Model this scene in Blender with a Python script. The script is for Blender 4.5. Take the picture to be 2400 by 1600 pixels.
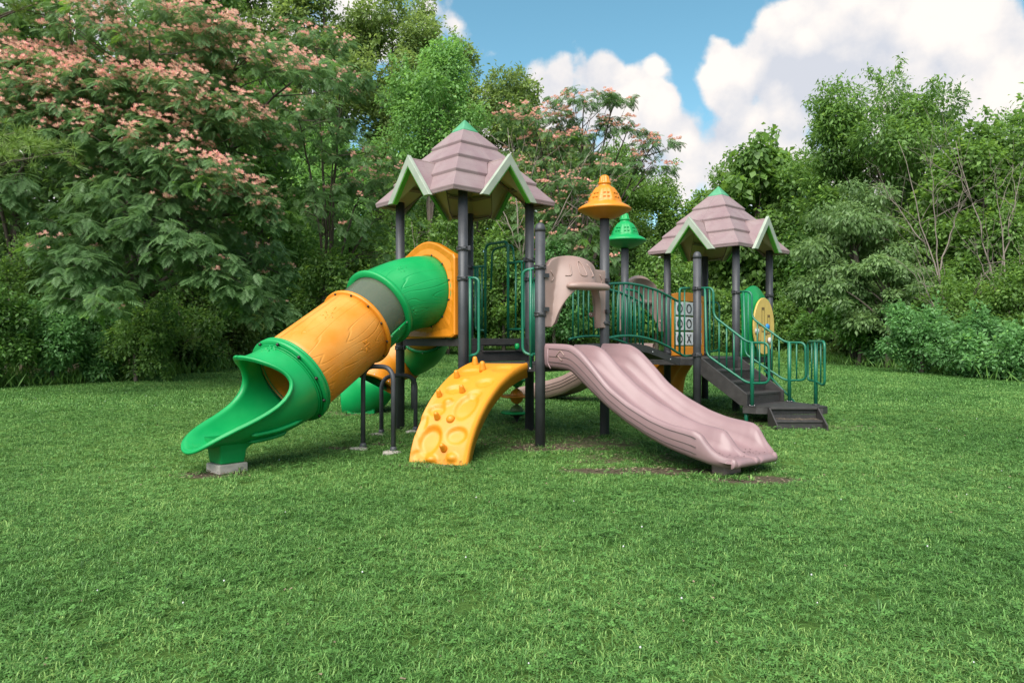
import bpy, math, random
import numpy as np
from mathutils import Vector, Matrix

for o in list(bpy.data.objects):
    bpy.data.objects.remove(o)
SC = bpy.context.scene
COL = SC.collection
R = math.radians

# ------------------------------------------------------------------ camera
F_PX, CAM_Z = 1700.0, 1.2            # focal length in pixels of a 2400 px wide frame, eye height
cam_d = bpy.data.cameras.new('camera')
cam_d.sensor_width = 36.0
cam_d.lens = 36.0 * F_PX / 2400.0
cam_d.clip_start = 0.05
cam_d.clip_end = 2000
cam = bpy.data.objects.new('camera', cam_d)
COL.objects.link(cam)
cam.location = (0, 0, CAM_Z)
cam.rotation_euler = (R(90), 0, 0)
SC.camera = cam

# ------------------------------------------------------------------ light, sky, exposure
SUN_EL, SUN_AZ = 50.0, 203.0         # azimuth measured clockwise from +Y: high, behind the camera and to its left
SC.view_settings.view_transform = 'Standard'
SC.view_settings.look = 'None'
SC.view_settings.gamma = 1.0
SC.view_settings.use_curve_mapping = False
SC.view_settings.exposure = 0.74
sun_d = bpy.data.lights.new('sun', 'SUN')
sun_d.energy = 4.6
sun_d.angle = R(60)
sun_d.color = (1.0, 0.955, 0.89)
sun = bpy.data.objects.new('sun', sun_d)
COL.objects.link(sun)
_az, _el = R(SUN_AZ), R(SUN_EL)
_sd = Vector((math.sin(_az) * math.cos(_el), math.cos(_az) * math.cos(_el), math.sin(_el)))
sun.rotation_euler = _sd.to_track_quat('Z', 'Y').to_euler()
sun.location = _sd * 60

W = bpy.data.worlds.new('World')
SC.world = W
W.use_nodes = True
SKY_STRENGTH = 0.10


def pix_dir(px, py):
    v = Vector(((px - 1200) / F_PX, 1.0, -(py - 800) / F_PX))
    return v.normalized()


def build_world():
    nt = W.node_tree
    nt.nodes.clear()
    N = nt.nodes.new
    L = nt.links.new
    out = N('ShaderNodeOutputWorld')
    bg = N('ShaderNodeBackground')
    bg.inputs['Strength'].default_value = SKY_STRENGTH
    L(bg.outputs[0], out.inputs[0])
    sky = N('ShaderNodeTexSky')
    sky.sky_type = 'NISHITA'
    sky.sun_disc = False
    sky.sun_elevation = R(SUN_EL)
    sky.sun_rotation = R(SUN_AZ)
    sky.air_density = 1.0
    sky.dust_density = 0.6
    sky.ozone_density = 1.4
    tc = N('ShaderNodeTexCoord')
    nrm = N('ShaderNodeVectorMath'); nrm.operation = 'NORMALIZE'
    L(tc.outputs['Generated'], nrm.inputs[0])

    def math_(op, a, b=None, clamp=False):
        m = N('ShaderNodeMath'); m.operation = op; m.use_clamp = clamp
        for i, v in enumerate((a, b)):
            if v is None:
                continue
            if isinstance(v, (int, float)):
                m.inputs[i].default_value = v
            else:
                L(v, m.inputs[i])
        return m.outputs[0]

    def noise(scale, detail, rough, off=(0, 0, 0)):
        mp = N('ShaderNodeMapping')
        mp.inputs['Location'].default_value = off
        L(nrm.outputs[0], mp.inputs[0])
        n = N('ShaderNodeTexNoise')
        n.inputs['Scale'].default_value = scale
        n.inputs['Detail'].default_value = detail
        n.inputs['Roughness'].default_value = rough
        L(mp.outputs[0], n.inputs['Vector'])
        return n.outputs['Fac']

    big = noise(2.1, 4, 0.5, (0.3, 0.1, 0.9))
    puff = noise(7.5, 8, 0.58, (3.1, 1.7, 0.2))
    fine = noise(26.0, 8, 0.6, (1.1, 5.7, 2.2))
    # heaps of cumulus: centre direction, angular radius, weight
    blobs = [((1860, 165), .105, 1.0), ((1960, 95), .10, 1.0), ((2110, 70), .125, 1.0), ((2260, 150), .11, 1.0), ((2000, 230), .12, 1.0), ((2150, 230), .13, 1.0),
             ((1730, 190), .070, .95), ((1690, 130), .035, .8), ((2420, 260), .13, .95), ((2420, 420), .2, .85), ((1295, 215), .062, 1.0), ((2250, 330), .13, .9),
             ((1395, 225), .070, 1.0), ((1490, 265), .080, 1.0), ((1550, 240), .040, .9), ((1580, 330), .075, .9), ((1480, 360), .1, .9),
             ((1735, 262), .050, .8), ((1850, 320), .085, .8), ((1690, 345), .075, .8), ((1620, 385), .09, .85), ((1760, 385), .10, .85), ((1300, 330), .13, .9), ((1960, 340), .08, .8),
             ((1760, 410), .11, .62), ((1040, 60), .06, .50), ((1110, 330), .10, .8), ((2200, 420), .2, .8),
             ((700, 120), .19, .8), ((200, 300), .4, .9), ((2780, 200), .22, .9), ((2500, -330), .2, .75)]
    dens = None
    for (px, py), rad, wgt in blobs:
        c = pix_dir(px, py)
        d = N('ShaderNodeVectorMath'); d.operation = 'DISTANCE'
        L(nrm.outputs[0], d.inputs[0]); d.inputs[1].default_value = c
        q = math_('DIVIDE', d.outputs['Value'], rad)
        q = math_('MULTIPLY', q, q)
        q = math_('SUBTRACT', 1.0, q, clamp=True)
        q = math_('MULTIPLY', q, wgt)
        dens = q if dens is None else math_('MAXIMUM', dens, q)
    # the rest of the dome: broken cloud everywhere outside the stretch that is in view
    sep = N('ShaderNodeSeparateXYZ'); L(nrm.outputs[0], sep.inputs[0])
    vd = N('ShaderNodeVectorMath'); vd.operation = 'DISTANCE'
    L(nrm.outputs[0], vd.inputs[0]); vd.inputs[1].default_value = pix_dir(1500, 250)
    away = math_('SUBTRACT', vd.outputs['Value'], 0.62)
    away = math_('MULTIPLY', away, 5.0, clamp=True)
    broken = math_('MULTIPLY', math_('SUBTRACT', big, 0.36), 3.4, clamp=True)
    broken = math_('MULTIPLY', broken, away)
    dens = math_('MAXIMUM', dens, broken)
    def billow(scale, off):
        mp = N('ShaderNodeMapping'); mp.inputs['Location'].default_value = off
        wv = N('ShaderNodeVectorMath'); wv.operation = 'MULTIPLY_ADD'
        wn = N('ShaderNodeTexNoise'); wn.inputs['Scale'].default_value = scale * .8; wn.inputs['Detail'].default_value = 4
        L(nrm.outputs[0], wn.inputs['Vector'])
        L(wn.outputs['Color'], wv.inputs[0]); wv.inputs[1].default_value = (.9 / scale,) * 3; L(nrm.outputs[0], wv.inputs[2])
        L(wv.outputs[0], mp.inputs[0])
        v = N('ShaderNodeTexVoronoi'); v.feature = 'SMOOTH_F1'; v.inputs['Scale'].default_value = scale; v.inputs['Smoothness'].default_value = .35
        L(mp.outputs[0], v.inputs['Vector'])
        return v.outputs['Distance']
    b1 = billow(11.0, (.2, .4, .1)); b2 = billow(27.0, (.7, .1, .5))
    heap = math_('ADD', math_('MULTIPLY', math_('SUBTRACT', .45, b1), 0.75), math_('MULTIPLY', math_('SUBTRACT', .45, b2), 0.42))
    wob = math_('ADD', math_('MULTIPLY', math_('SUBTRACT', puff, 0.5), 0.55), heap)
    wob2 = math_('MULTIPLY', math_('SUBTRACT', fine, 0.5), 0.52)
    tot = math_('ADD', math_('ADD', dens, wob), wob2)
    mr = N('ShaderNodeMapRange'); mr.interpolation_type = 'SMOOTHSTEP'
    mr.inputs['From Min'].default_value = 0.34
    mr.inputs['From Max'].default_value = 0.60
    L(tot, mr.inputs['Value'])
    mask = mr.outputs[0]
    # cloud colour: warm white where thick and puffed up, blue grey in the hollows and undersides
    sh = math_('ADD', math_('MULTIPLY', math_('SUBTRACT', noise(8.5, 8, 0.6, (3.1, 1.7, 0.34)), 0.44), 3.2), math_('ADD', math_('MULTIPLY', heap, 2.1), 0.52), clamp=True)
    mixc = N('ShaderNodeMix'); mixc.data_type = 'RGBA'
    L(sh, mixc.inputs['Factor'])
    k = 0.70 / SKY_STRENGTH
    mixc.inputs[6].default_value = (0.60 * k, 0.625 * k, 0.69 * k, 1)
    mixc.inputs[7].default_value = (0.93 * k, 0.87 * k, 0.82 * k, 1)
    mix = N('ShaderNodeMix'); mix.data_type = 'RGBA'
    L(mask, mix.inputs['Factor'])
    hs = N('ShaderNodeHueSaturation')
    hs.inputs['Hue'].default_value = 0.468
    hs.inputs['Saturation'].default_value = 1.12
    hs.inputs['Value'].default_value = 1.11
    L(sky.outputs[0], hs.inputs['Color'])
    L(hs.outputs[0], mix.inputs[6])
    L(mixc.outputs[2], mix.inputs[7])
    L(mix.outputs[2], bg.inputs['Color'])


build_world()
SC.cycles.max_bounces = 7
SC.cycles.diffuse_bounces = 4
SC.cycles.glossy_bounces = 3
SC.cycles.transmission_bounces = 5
SC.cycles.transparent_max_bounces = 8
SC.cycles.caustics_reflective = False
SC.cycles.caustics_refractive = False
SC.cycles.use_denoising = True

# ------------------------------------------------------------------ helpers
rng = np.random.default_rng(11)
ORG = {}                      # object name -> world origin its vertices are relative to


def u(px, py, d):
    """the place that lies d metres away in the direction of a picture point"""
    return np.array([(px - 1200) * d / F_PX, d, CAM_Z - (py - 800) * d / F_PX])


def ground(x, y):
    y = np.asarray(y, float)
    x = np.asarray(x, float)
    z = np.interp(y, [-50, 7.2, 11, 14, 32, 60, 400], [0, 0, .165, .25, .75, .95, 1.2])
    return z + 0.012 * np.sin(x * 0.9 + 1.0) * np.clip((y - 3) / 8, 0, 1)


def empty(name, loc, label=None, cat=None, group=None):
    o = bpy.data.objects.new(name, None)
    o.empty_display_size = 0.2
    COL.objects.link(o)
    o.location = loc
    ORG[o.name] = np.array(loc, float)
    tag(o, label, cat, group)
    return o


def tag(o, label=None, cat=None, group=None, kind=None):
    if label: o['label'] = label
    if cat: o['category'] = cat
    if group: o['group'] = group
    if kind: o['kind'] = kind
    return o


def link(name, me, parent=None, loc=None, M=None):
    """link a mesh under a parent; M is a world matrix (vertices local), else vertices already relative to the thing's origin"""
    o = bpy.data.objects.new(name, me)
    COL.objects.link(o)
    if parent is not None:
        o.parent = parent
        ORG[o.name] = ORG[parent.name]
    else:
        ORG[o.name] = np.zeros(3) if loc is None else np.array(loc, float)
    if M is not None:
        M = M.copy()
        if parent is not None:
            M.translation = M.translation - Vector(ORG[parent.name])
            # parents below the root sit at identity, so relative to the root is enough
        o.matrix_local = M
    elif loc is not None and parent is None:
        o.location = loc
    return o


def np_mesh(name, verts, faces, mats=(), smooth=False, attrs=None, uv=None, midx=None):
    """faces: (M,k) int array or list of index lists"""
    me = bpy.data.meshes.new(name)
    verts = np.asarray(verts, np.float32)
    if isinstance(faces, np.ndarray):
        m, k = faces.shape
        me.vertices.add(len(verts)); me.vertices.foreach_set('co', verts.ravel())
        me.loops.add(m * k); me.loops.foreach_set('vertex_index', faces.astype(np.int32).ravel())
        me.polygons.add(m)
        me.polygons.foreach_set('loop_start', np.arange(0, m * k, k, dtype=np.int32))
        try:
            me.polygons.foreach_set('loop_total', np.full(m, k, np.int32))
        except Exception:
            pass
        me.update(calc_edges=True)
    else:
        me.from_pydata(verts.tolist(), [], faces)
        me.update()
    n = len(me.polygons)
    if smooth:
        me.polygons.foreach_set('use_smooth', np.ones(n, bool))
    for mt in (mats if isinstance(mats, (list, tuple)) else [mats]):
        me.materials.append(mt)
    if midx is not None:
        me.polygons.foreach_set('material_index', np.asarray(midx, np.int32))
    for an, (dom, arr) in (attrs or {}).items():
        a = me.attributes.new(an, 'FLOAT', dom)
        a.data.foreach_set('value', np.asarray(arr, np.float32))
    if uv is not None:
        lay = me.uv_layers.new(name='UVMap')
        li = np.empty(len(me.loops), np.int32); me.loops.foreach_get('vertex_index', li)
        lay.data.foreach_set('uv', np.asarray(uv, np.float32)[li].ravel())
    return me


class MB:
    """collects shapes, then links them as one mesh object"""

    def __init__(s):
        s.v, s.f, s.sm, s.uv = [], [], [], []

    def add(s, verts, faces, smooth=False, uv=None):
        b = len(s.v)
        s.v += [tuple(map(float, p)) for p in verts]
        s.uv += [tuple(q) for q in uv] if uv is not None else [(0, 0)] * len(verts)
        s.f += [[i + b for i in f] for f in faces]
        s.sm += [smooth] * len(faces)
        return s

    def box(s, c, size, rz=0.0, M=None):
        hx, hy, hz = np.array(size) / 2
        p = np.array([(x, y, z) for z in (-hz, hz) for x, y in ((-hx, -hy), (hx, -hy), (hx, hy), (-hx, hy))])
        if M is not None:
            p = p @ np.array(M).T
        if rz:
            ca, sa = math.cos(rz), math.sin(rz)
            p = p @ np.array([[ca, sa, 0], [-sa, ca, 0], [0, 0, 1]])
        p = p + np.array(c)
        return s.add(p, [[0, 3, 2, 1], [4, 5, 6, 7], [0, 1, 5, 4], [1, 2, 6, 5], [2, 3, 7, 6], [3, 0, 4, 7]])

    def prism(s, poly, vec):
        """closed polygon (3-D points) pushed along vec"""
        poly = np.array(poly, float); n = len(poly); vec = np.array(vec, float)
        pts = np.vstack([poly, poly + vec])
        f = [list(range(n))[::-1], list(range(n, 2 * n))] + [[i, (i + 1) % n, n + (i + 1) % n, n + i] for i in range(n)]
        return s.add(pts, f)

    def tube(s, pts, r, n=10, caps=True, closed=False):
        pts = np.array(pts, float)
        m = len(pts)
        rr = np.broadcast_to(np.asarray(r, float), (m,))
        if closed:
            tg = np.roll(pts, -1, 0) - np.roll(pts, 1, 0)
        else:
            tg = np.gradient(pts, axis=0)
        tg /= np.linalg.norm(tg, axis=1)[:, None] + 1e-12
        a = np.array([0, 0, 1.0]) if abs(tg[0][2]) < .9 else np.array([1.0, 0, 0])
        nv = np.cross(tg[0], a); nv /= np.linalg.norm(nv)
        ring = []
        for i in range(m):
            nv = nv - tg[i] * np.dot(nv, tg[i]); nv /= np.linalg.norm(nv)
            bv = np.cross(tg[i], nv)
            for k in range(n):
                t = 2 * math.pi * k / n
                ring.append(pts[i] + rr[i] * (math.cos(t) * nv + math.sin(t) * bv))
        f = []
        for i in range(m if closed else m - 1):
            j = (i + 1) % m
            for k in range(n):
                k2 = (k + 1) % n
                f.append([i * n + k, i * n + k2, j * n + k2, j * n + k])
        b = len(s.v)
        s.add(ring, f, smooth=True)
        if caps and not closed:
            s.f += [[b + k for k in range(n)][::-1], [b + (m - 1) * n + k for k in range(n)]]
            s.sm += [False, False]
        return s

    def lathe(s, prof, n=24, c=(0, 0, 0), mod=None, smooth=True):
        c = np.array(c, float); pts = []
        for r, z in prof:
            for k in range(n):
                t = 2 * math.pi * k / n
                q = r * (mod(t, z) if mod else 1.0)
                pts.append(c + np.array([q * math.cos(t), q * math.sin(t), z]))
        f = [[i * n + k, i * n + (k + 1) % n, (i + 1) * n + (k + 1) % n, (i + 1) * n + k]
             for i in range(len(prof) - 1) for k in range(n)]
        b = len(s.v)
        s.add(pts, f, smooth=smooth)
        if prof[0][0] > 1e-4:
            s.f.append([b + k for k in range(n)][::-1]); s.sm.append(False)
        if prof[-1][0] > 1e-4:
            s.f.append([b + (len(prof) - 1) * n + k for k in range(n)]); s.sm.append(False)
        return s

    def grid(s, P, wrap=False, smooth=True, uv=None, flip=False):
        """P: (a,b,3) array"""
        P = np.array(P, float); a, b, _ = P.shape
        f = []
        for i in range(a - 1):
            for j in range(b if wrap else b - 1):
                j2 = (j + 1) % b
                q = [i * b + j, i * b + j2, (i + 1) * b + j2, (i + 1) * b + j]
                f.append(q[::-1] if flip else q)
        return s.add(P.reshape(-1, 3), f, smooth=smooth, uv=None if uv is None else np.array(uv).reshape(-1, 2))

    def mesh(s, name, mats, org=None):
        V = np.array(s.v, float)
        if org is not None:
            V = V - np.array(org)
        me = bpy.data.meshes.new(name)
        me.from_pydata(V.tolist(), [], s.f)
        me.update()
        me.polygons.foreach_set('use_smooth', np.array(s.sm, bool))
        for mt in (mats if isinstance(mats, (list, tuple)) else [mats]):
            me.materials.append(mt)
        if any(q != (0, 0) for q in s.uv):
            lay = me.uv_layers.new(name='UVMap')
            li = np.empty(len(me.loops), np.int32); me.loops.foreach_get('vertex_index', li)
            lay.data.foreach_set('uv', np.array(s.uv, np.float32)[li].ravel())
        return me

    def build(s, name, mats, parent=None, bevel=0.0, solid=0.0, seg=2, mat_inner=False, subsurf=0, loc=None):
        org = ORG[parent.name] if parent is not None else (np.array(loc, float) if loc is not None else None)
        o = link(name, s.mesh(name, mats, org), parent, loc)
        finish(o, bevel, solid, seg, mat_inner, subsurf)
        return o


def finish(o, bevel=0.0, solid=0.0, seg=2, mat_inner=False, subsurf=0):
    if solid:
        md = o.modifiers.new('solid', 'SOLIDIFY'); md.thickness = solid; md.offset = -1.0
        if mat_inner: md.material_offset = 1
    if bevel:
        md = o.modifiers.new('bevel', 'BEVEL'); md.width = bevel; md.segments = seg; md.limit_method = 'ANGLE'; md.angle_limit = R(35)
        md.harden_normals = False
    if subsurf:
        md = o.modifiers.new('subsurf', 'SUBSURF'); md.levels = subsurf; md.render_levels = subsurf


def fillet(pts, r, n=5):
    """round the inner corners of a polyline"""
    pts = [np.array(p, float) for p in pts]
    out = [pts[0]]
    for i in range(1, len(pts) - 1):
        a, b, c = pts[i - 1], pts[i], pts[i + 1]
        l1, l2 = np.linalg.norm(a - b), np.linalg.norm(c - b)
        q = min(r, l1 * .49, l2 * .49)
        p0, p1 = b + (a - b) / l1 * q, b + (c - b) / l2 * q
        for t in np.linspace(0, 1, n + 1):
            out.append((1 - t) ** 2 * p0 + 2 * t * (1 - t) * b + t * t * p1)
    out.append(pts[-1])
    return out


def fillet_closed(pts, r, n=5):
    pts = [np.array(p, float) for p in pts]; m = len(pts); out = []
    for i in range(m):
        a, b, c = pts[i - 1], pts[i], pts[(i + 1) % m]
        l1, l2 = np.linalg.norm(a - b), np.linalg.norm(c - b)
        q = min(r, l1 * .49, l2 * .49)
        p0, p1 = b + (a - b) / l1 * q, b + (c - b) / l2 * q
        for t in np.linspace(0, 1, n + 1):
            out.append((1 - t) ** 2 * p0 + 2 * t * (1 - t) * b + t * t * p1)
    return out


# ------------------------------------------------------------------ materials
def new_mat(name):
    m = bpy.data.materials.new(name)
    m.use_nodes = True
    nt = m.node_tree
    nt.nodes.clear()
    out = nt.nodes.new('ShaderNodeOutputMaterial')
    return m, nt, out


def N_(nt, t, **kw):
    n = nt.nodes.new(t)
    for k, v in kw.items():
        setattr(n, k, v)
    return n


def plain(name, col, rough=.45, spec=.5, metal=0.0, var=.10, scale=9.0, bump=.0, bscale=160.0, dirt=None, dirt_amt=.0, grain=False,
          grain_scale=1.0, fade=None, shingle=False):
    """moulded plastic or painted metal: colour drifting a little, faint speckle, optional soiling and optional carved wood grain"""
    m, nt, out = new_mat(name)
    L = nt.links.new
    p = N_(nt, 'ShaderNodeBsdfPrincipled')
    p.inputs['Roughness'].default_value = rough
    p.inputs['Specular IOR Level'].default_value = spec
    p.inputs['Metallic'].default_value = metal
    L(p.outputs[0], out.inputs[0])
    tc = N_(nt, 'ShaderNodeTexCoord')
    nz = N_(nt, 'ShaderNodeTexNoise'); nz.inputs['Scale'].default_value = scale; nz.inputs['Detail'].default_value = 5
    L(tc.outputs['Object'], nz.inputs['Vector'])
    mx = N_(nt, 'ShaderNodeMix', data_type='RGBA')
    c = np.array(col)
    f2 = np.array(fade) if fade is not None else np.clip(c * (1 + var) + .006, 0, 1)
    mx.inputs[6].default_value = (*np.clip(c * (1 - var), 0, 1), 1)
    mx.inputs[7].default_value = (*f2, 1)
    mr = N_(nt, 'ShaderNodeMapRange'); mr.inputs['From Min'].default_value = .32; mr.inputs['From Max'].default_value = .68
    L(nz.outputs['Fac'], mr.inputs['Value']); L(mr.outputs[0], mx.inputs['Factor'])
    colout = mx.outputs[2]
    if dirt is not None:
        n2 = N_(nt, 'ShaderNodeTexNoise'); n2.inputs['Scale'].default_value = 23; n2.inputs['Detail'].default_value = 7; n2.inputs['Roughness'].default_value = .7
        L(tc.outputs['Object'], n2.inputs['Vector'])
        m2 = N_(nt, 'ShaderNodeMapRange'); m2.inputs['From Min'].default_value = .60 - dirt_amt * .1; m2.inputs['From Max'].default_value = .80
        m2.inputs['To Max'].default_value = dirt_amt
        L(n2.outputs['Fac'], m2.inputs['Value'])
        x2 = N_(nt, 'ShaderNodeMix', data_type='RGBA')
        L(m2.outputs[0], x2.inputs['Factor']); L(colout, x2.inputs[6]); x2.inputs[7].default_value = (*dirt, 1)
        colout = x2.outputs[2]
    L(colout, p.inputs['Base Color'])
    r2 = N_(nt, 'ShaderNodeMapRange'); r2.inputs['To Min'].default_value = max(.05, rough - .08); r2.inputs['To Max'].default_value = min(1, rough + .12)
    L(nz.outputs['Fac'], r2.inputs['Value']); L(r2.outputs[0], p.inputs['Roughness'])
    h = None
    if bump:
        n3 = N_(nt, 'ShaderNodeTexNoise'); n3.inputs['Scale'].default_value = bscale; n3.inputs['Detail'].default_value = 3
        L(tc.outputs['Object'], n3.inputs['Vector'])
        b = N_(nt, 'ShaderNodeBump'); b.inputs['Strength'].default_value = bump; b.inputs['Distance'].default_value = .004
        L(n3.outputs['Fac'], b.inputs['Height'])
        h = b.outputs[0]
    if grain:
        mp = N_(nt, 'ShaderNodeMapping'); mp.inputs['Scale'].default_value = (0.55 * grain_scale, 3.6 * grain_scale, 1)
        L(tc.outputs['UV'], mp.inputs[0])
        nn = N_(nt, 'ShaderNodeTexNoise'); nn.inputs['Scale'].default_value = 1.15; nn.inputs['Detail'].default_value = 1.0
        L(mp.outputs[0], nn.inputs['Vector'])
        k1 = N_(nt, 'ShaderNodeMath', operation='MULTIPLY'); k1.inputs[1].default_value = 9.0
        L(nn.outputs['Fac'], k1.inputs[0])
        k2 = N_(nt, 'ShaderNodeMath', operation='FRACT'); L(k1.outputs[0], k2.inputs[0])
        k3 = N_(nt, 'ShaderNodeMath', operation='SUBTRACT'); L(k2.outputs[0], k3.inputs[0]); k3.inputs[1].default_value = .5
        k4 = N_(nt, 'ShaderNodeMath', operation='ABSOLUTE'); L(k3.outputs[0], k4.inputs[0])
        k5 = N_(nt, 'ShaderNodeMapRange', interpolation_type='SMOOTHSTEP'); k5.inputs['From Min'].default_value = .0; k5.inputs['From Max'].default_value = .10
        L(k4.outputs[0], k5.inputs['Value'])
        b2 = N_(nt, 'ShaderNodeBump'); b2.inputs['Strength'].default_value = .42; b2.inputs['Distance'].default_value = .008
        L(k5.outputs[0], b2.inputs['Height'])
        if h is not None: L(h, b2.inputs['Normal'])
        h = b2.outputs[0]
    if shingle:
        sp = N_(nt, 'ShaderNodeSeparateXYZ'); L(tc.outputs['Object'], sp.inputs[0])
        ad = N_(nt, 'ShaderNodeMath', operation='MULTIPLY_ADD'); L(sp.outputs[1], ad.inputs[0]); ad.inputs[1].default_value = .37; L(sp.outputs[0], ad.inputs[2])
        cb = N_(nt, 'ShaderNodeCombineXYZ'); L(ad.outputs[0], cb.inputs[0]); L(sp.outputs[2], cb.inputs[1])
        bk = N_(nt, 'ShaderNodeTexBrick'); bk.inputs['Scale'].default_value = 1; bk.inputs['Brick Width'].default_value = .21; bk.inputs['Row Height'].default_value = .075
        bk.inputs['Mortar Size'].default_value = .0028; bk.inputs['Mortar Smooth'].default_value = .6
        L(cb.outputs[0], bk.inputs['Vector'])
        iv = N_(nt, 'ShaderNodeMath', operation='SUBTRACT'); iv.inputs[0].default_value = 1; L(bk.outputs['Fac'], iv.inputs[1])
        b3 = N_(nt, 'ShaderNodeBump'); b3.inputs['Strength'].default_value = .5; b3.inputs['Distance'].default_value = .006
        L(iv.outputs[0], b3.inputs['Height'])
        if h is not None: L(h, b3.inputs['Normal'])
        h = b3.outputs[0]
    if h is not None:
        L(h, p.inputs['Normal'])
    return m


DIRT = (.085, .06, .035)
M = {}
M['post'] = plain('post_grey_metal', (.048, .050, .056), rough=.46, spec=.4, metal=.1, var=.14, scale=5, dirt=(.13, .115, .10), dirt_amt=.3)
M['clamp'] = plain('clamp_dark_metal', (0.054, 0.054, 0.058), rough=.38, metal=.5, var=.1)
M['orange'] = plain('orange_plastic', (0.560, 0.190, 0.006), rough=.40, var=.05, scale=3, bump=.12, dirt=(0.36, 0.13, 0.02), dirt_amt=.3)
M['orange_grain'] = plain('orange_wood_grain_plastic', (0.560, 0.190, 0.006), rough=.42, var=.05, scale=3, bump=.1, grain=True, fade=(0.570, 0.245, 0.040))
M['orange_dirty'] = plain('orange_muddy_plastic', (0.575, 0.215, 0.007), rough=.46, var=.06, scale=4, bump=.15, dirt=(0.192, 0.096, 0.019), dirt_amt=.4)
M['green'] = plain('green_plastic', (0.001, 0.250, 0.062), rough=.36, spec=.35, var=.09, scale=3, bump=.08, dirt=(.03, .24, .10), dirt_amt=.35)
M['green_grain'] = plain('green_wood_grain_plastic', (0.001, 0.250, 0.062), rough=.38, spec=.35, var=.09, scale=3, bump=.08, grain=True, dirt=(.03, .24, .10), dirt_amt=.3)
M['rail'] = plain('dark_green_paint', (0.003, 0.112, 0.061), rough=.34, var=.10, scale=8, dirt=(0.064, 0.160, 0.115), dirt_amt=.18)
M['pink'] = plain('dusty_pink_plastic', (0.218, 0.138, 0.143), rough=.38, var=.05, scale=3, bump=.10, dirt=(0.154, 0.109, 0.083), dirt_amt=.22)
M['tan'] = plain('tan_pink_plastic', (.275, .185, .160), rough=.42, var=.06, scale=3, bump=.10)
M['roof'] = plain('mauve_roof_plastic', (0.222, 0.145, 0.154), rough=.55, var=.07, scale=4, bump=.2, bscale=90, fade=(0.243, 0.182, 0.182), shingle=True, dirt=(.20, .17, .14), dirt_amt=.25)
M['roof_in'] = plain('beige_roof_inside', (.50, .39, .27), rough=.6, var=.05, scale=3)
M['trim'] = plain('pale_cream_green_trim', (.275, .315, .25), rough=.5, var=.10, scale=6)
M['trim_edge'] = plain('bright_green_edge', (0.064, 0.269, 0.019), rough=.5, var=.1)
M['cap'] = plain('mint_green_cap', (0.032, 0.230, 0.083), rough=.42, var=.14, scale=5, fade=(0.090, 0.294, 0.166))
M['deck'] = plain('dark_coated_deck', (0.027, 0.024, 0.023), rough=.55, var=.18, scale=12, bump=.3, bscale=220, dirt=(0.090, 0.077, 0.064), dirt_amt=.3)
M['tile'] = plain('white_game_tile', (.74, .74, .75), rough=.4, var=.04)
M['orange_lifted'] = plain('shade_lifted_orange', (.80, .275, .008), rough=.4, var=.05, scale=3, bump=.1)  # the orange plastic again, colour lightened to offset shade under the roof
M['seam'] = plain('pink_seam_shade', (0.070, 0.048, 0.045), rough=.6, var=.1)
M['black'] = plain('black_print', (.012, .012, .014), rough=.5, var=.1)
M['maze'] = plain('yellow_maze_board', (.56, .385, .10), rough=.45, var=.06)
M['maze_dark'] = plain('maze_groove', (.16, .10, .03), rough=.7, var=.1)
M['blue'] = plain('blue_knob', (0.006, 0.192, 0.480), rough=.3, var=.05)
M['white'] = plain('white_knob', (0.480, 0.480, 0.480), rough=.35, var=.05)
M['brown_g'] = plain('olive_green_bead', (0.064, 0.109, 0.029), rough=.5, var=.1)
M['bolt'] = plain('dark_bolt', (.03, .022, .02), rough=.35, metal=.4, var=.1)
M['concrete'] = plain('weathered_concrete', (.34, .31, .27), rough=.9, var=.18, scale=14, bump=.6, bscale=80)
M['chip'] = plain('dry_wood_chip', (0.192, 0.144, 0.093), rough=.9, var=.25, scale=30)


def clear_mat():
    m, nt, out = new_mat('smoked_clear_plastic')
    L = nt.links.new
    p = N_(nt, 'ShaderNodeBsdfPrincipled')
    p.inputs['Base Color'].default_value = (.20, .23, .17, 1)
    p.inputs['Roughness'].default_value = .14
    tr = N_(nt, 'ShaderNodeBsdfTransparent'); tr.inputs[0].default_value = (.62, .66, .58, 1)
    mx = N_(nt, 'ShaderNodeMixShader'); mx.inputs[0].default_value = .38
    L(tr.outputs[0], mx.inputs[1]); L(p.outputs[0], mx.inputs[2]); L(mx.outputs[0], out.inputs[0])
    return m


M['clear'] = clear_mat()


def leaf_mat(name, dark, light, trans=.45, rough=.5, third=None, spec=.4):
    """leaf: colour picked per leaf (tint attribute) with a soft drift over the crown, light passes through"""
    m, nt, out = new_mat(name)
    L = nt.links.new
    at = N_(nt, 'ShaderNodeAttribute'); at.attribute_name = 'tint'
    rp = N_(nt, 'ShaderNodeValToRGB')
    rp.color_ramp.elements[0].color = (*dark, 1)
    rp.color_ramp.elements[1].color = (*light, 1)
    if third is not None:
        e = rp.color_ramp.elements.new(.9); e.color = (*light, 1)
        rp.color_ramp.elements[2].color = (*third, 1)
    L(at.outputs['Fac'], rp.inputs[0])
    p = N_(nt, 'ShaderNodeBsdfPrincipled')
    p.inputs['Roughness'].default_value = rough
    p.inputs['Specular IOR Level'].default_value = spec
    L(rp.outputs[0], p.inputs['Base Color'])
    t = N_(nt, 'ShaderNodeBsdfTranslucent')
    hs = N_(nt, 'ShaderNodeHueSaturation'); hs.inputs['Hue'].default_value = .485; hs.inputs['Saturation'].default_value = 1.1; hs.inputs['Value'].default_value = 1.5
    L(rp.outputs[0], hs.inputs['Color']); L(hs.outputs[0], t.inputs[0])
    mx = N_(nt, 'ShaderNodeMixShader'); mx.inputs[0].default_value = trans
    L(p.outputs[0], mx.inputs[1]); L(t.outputs[0], mx.inputs[2]); L(mx.outputs[0], out.inputs[0])
    return m


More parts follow.
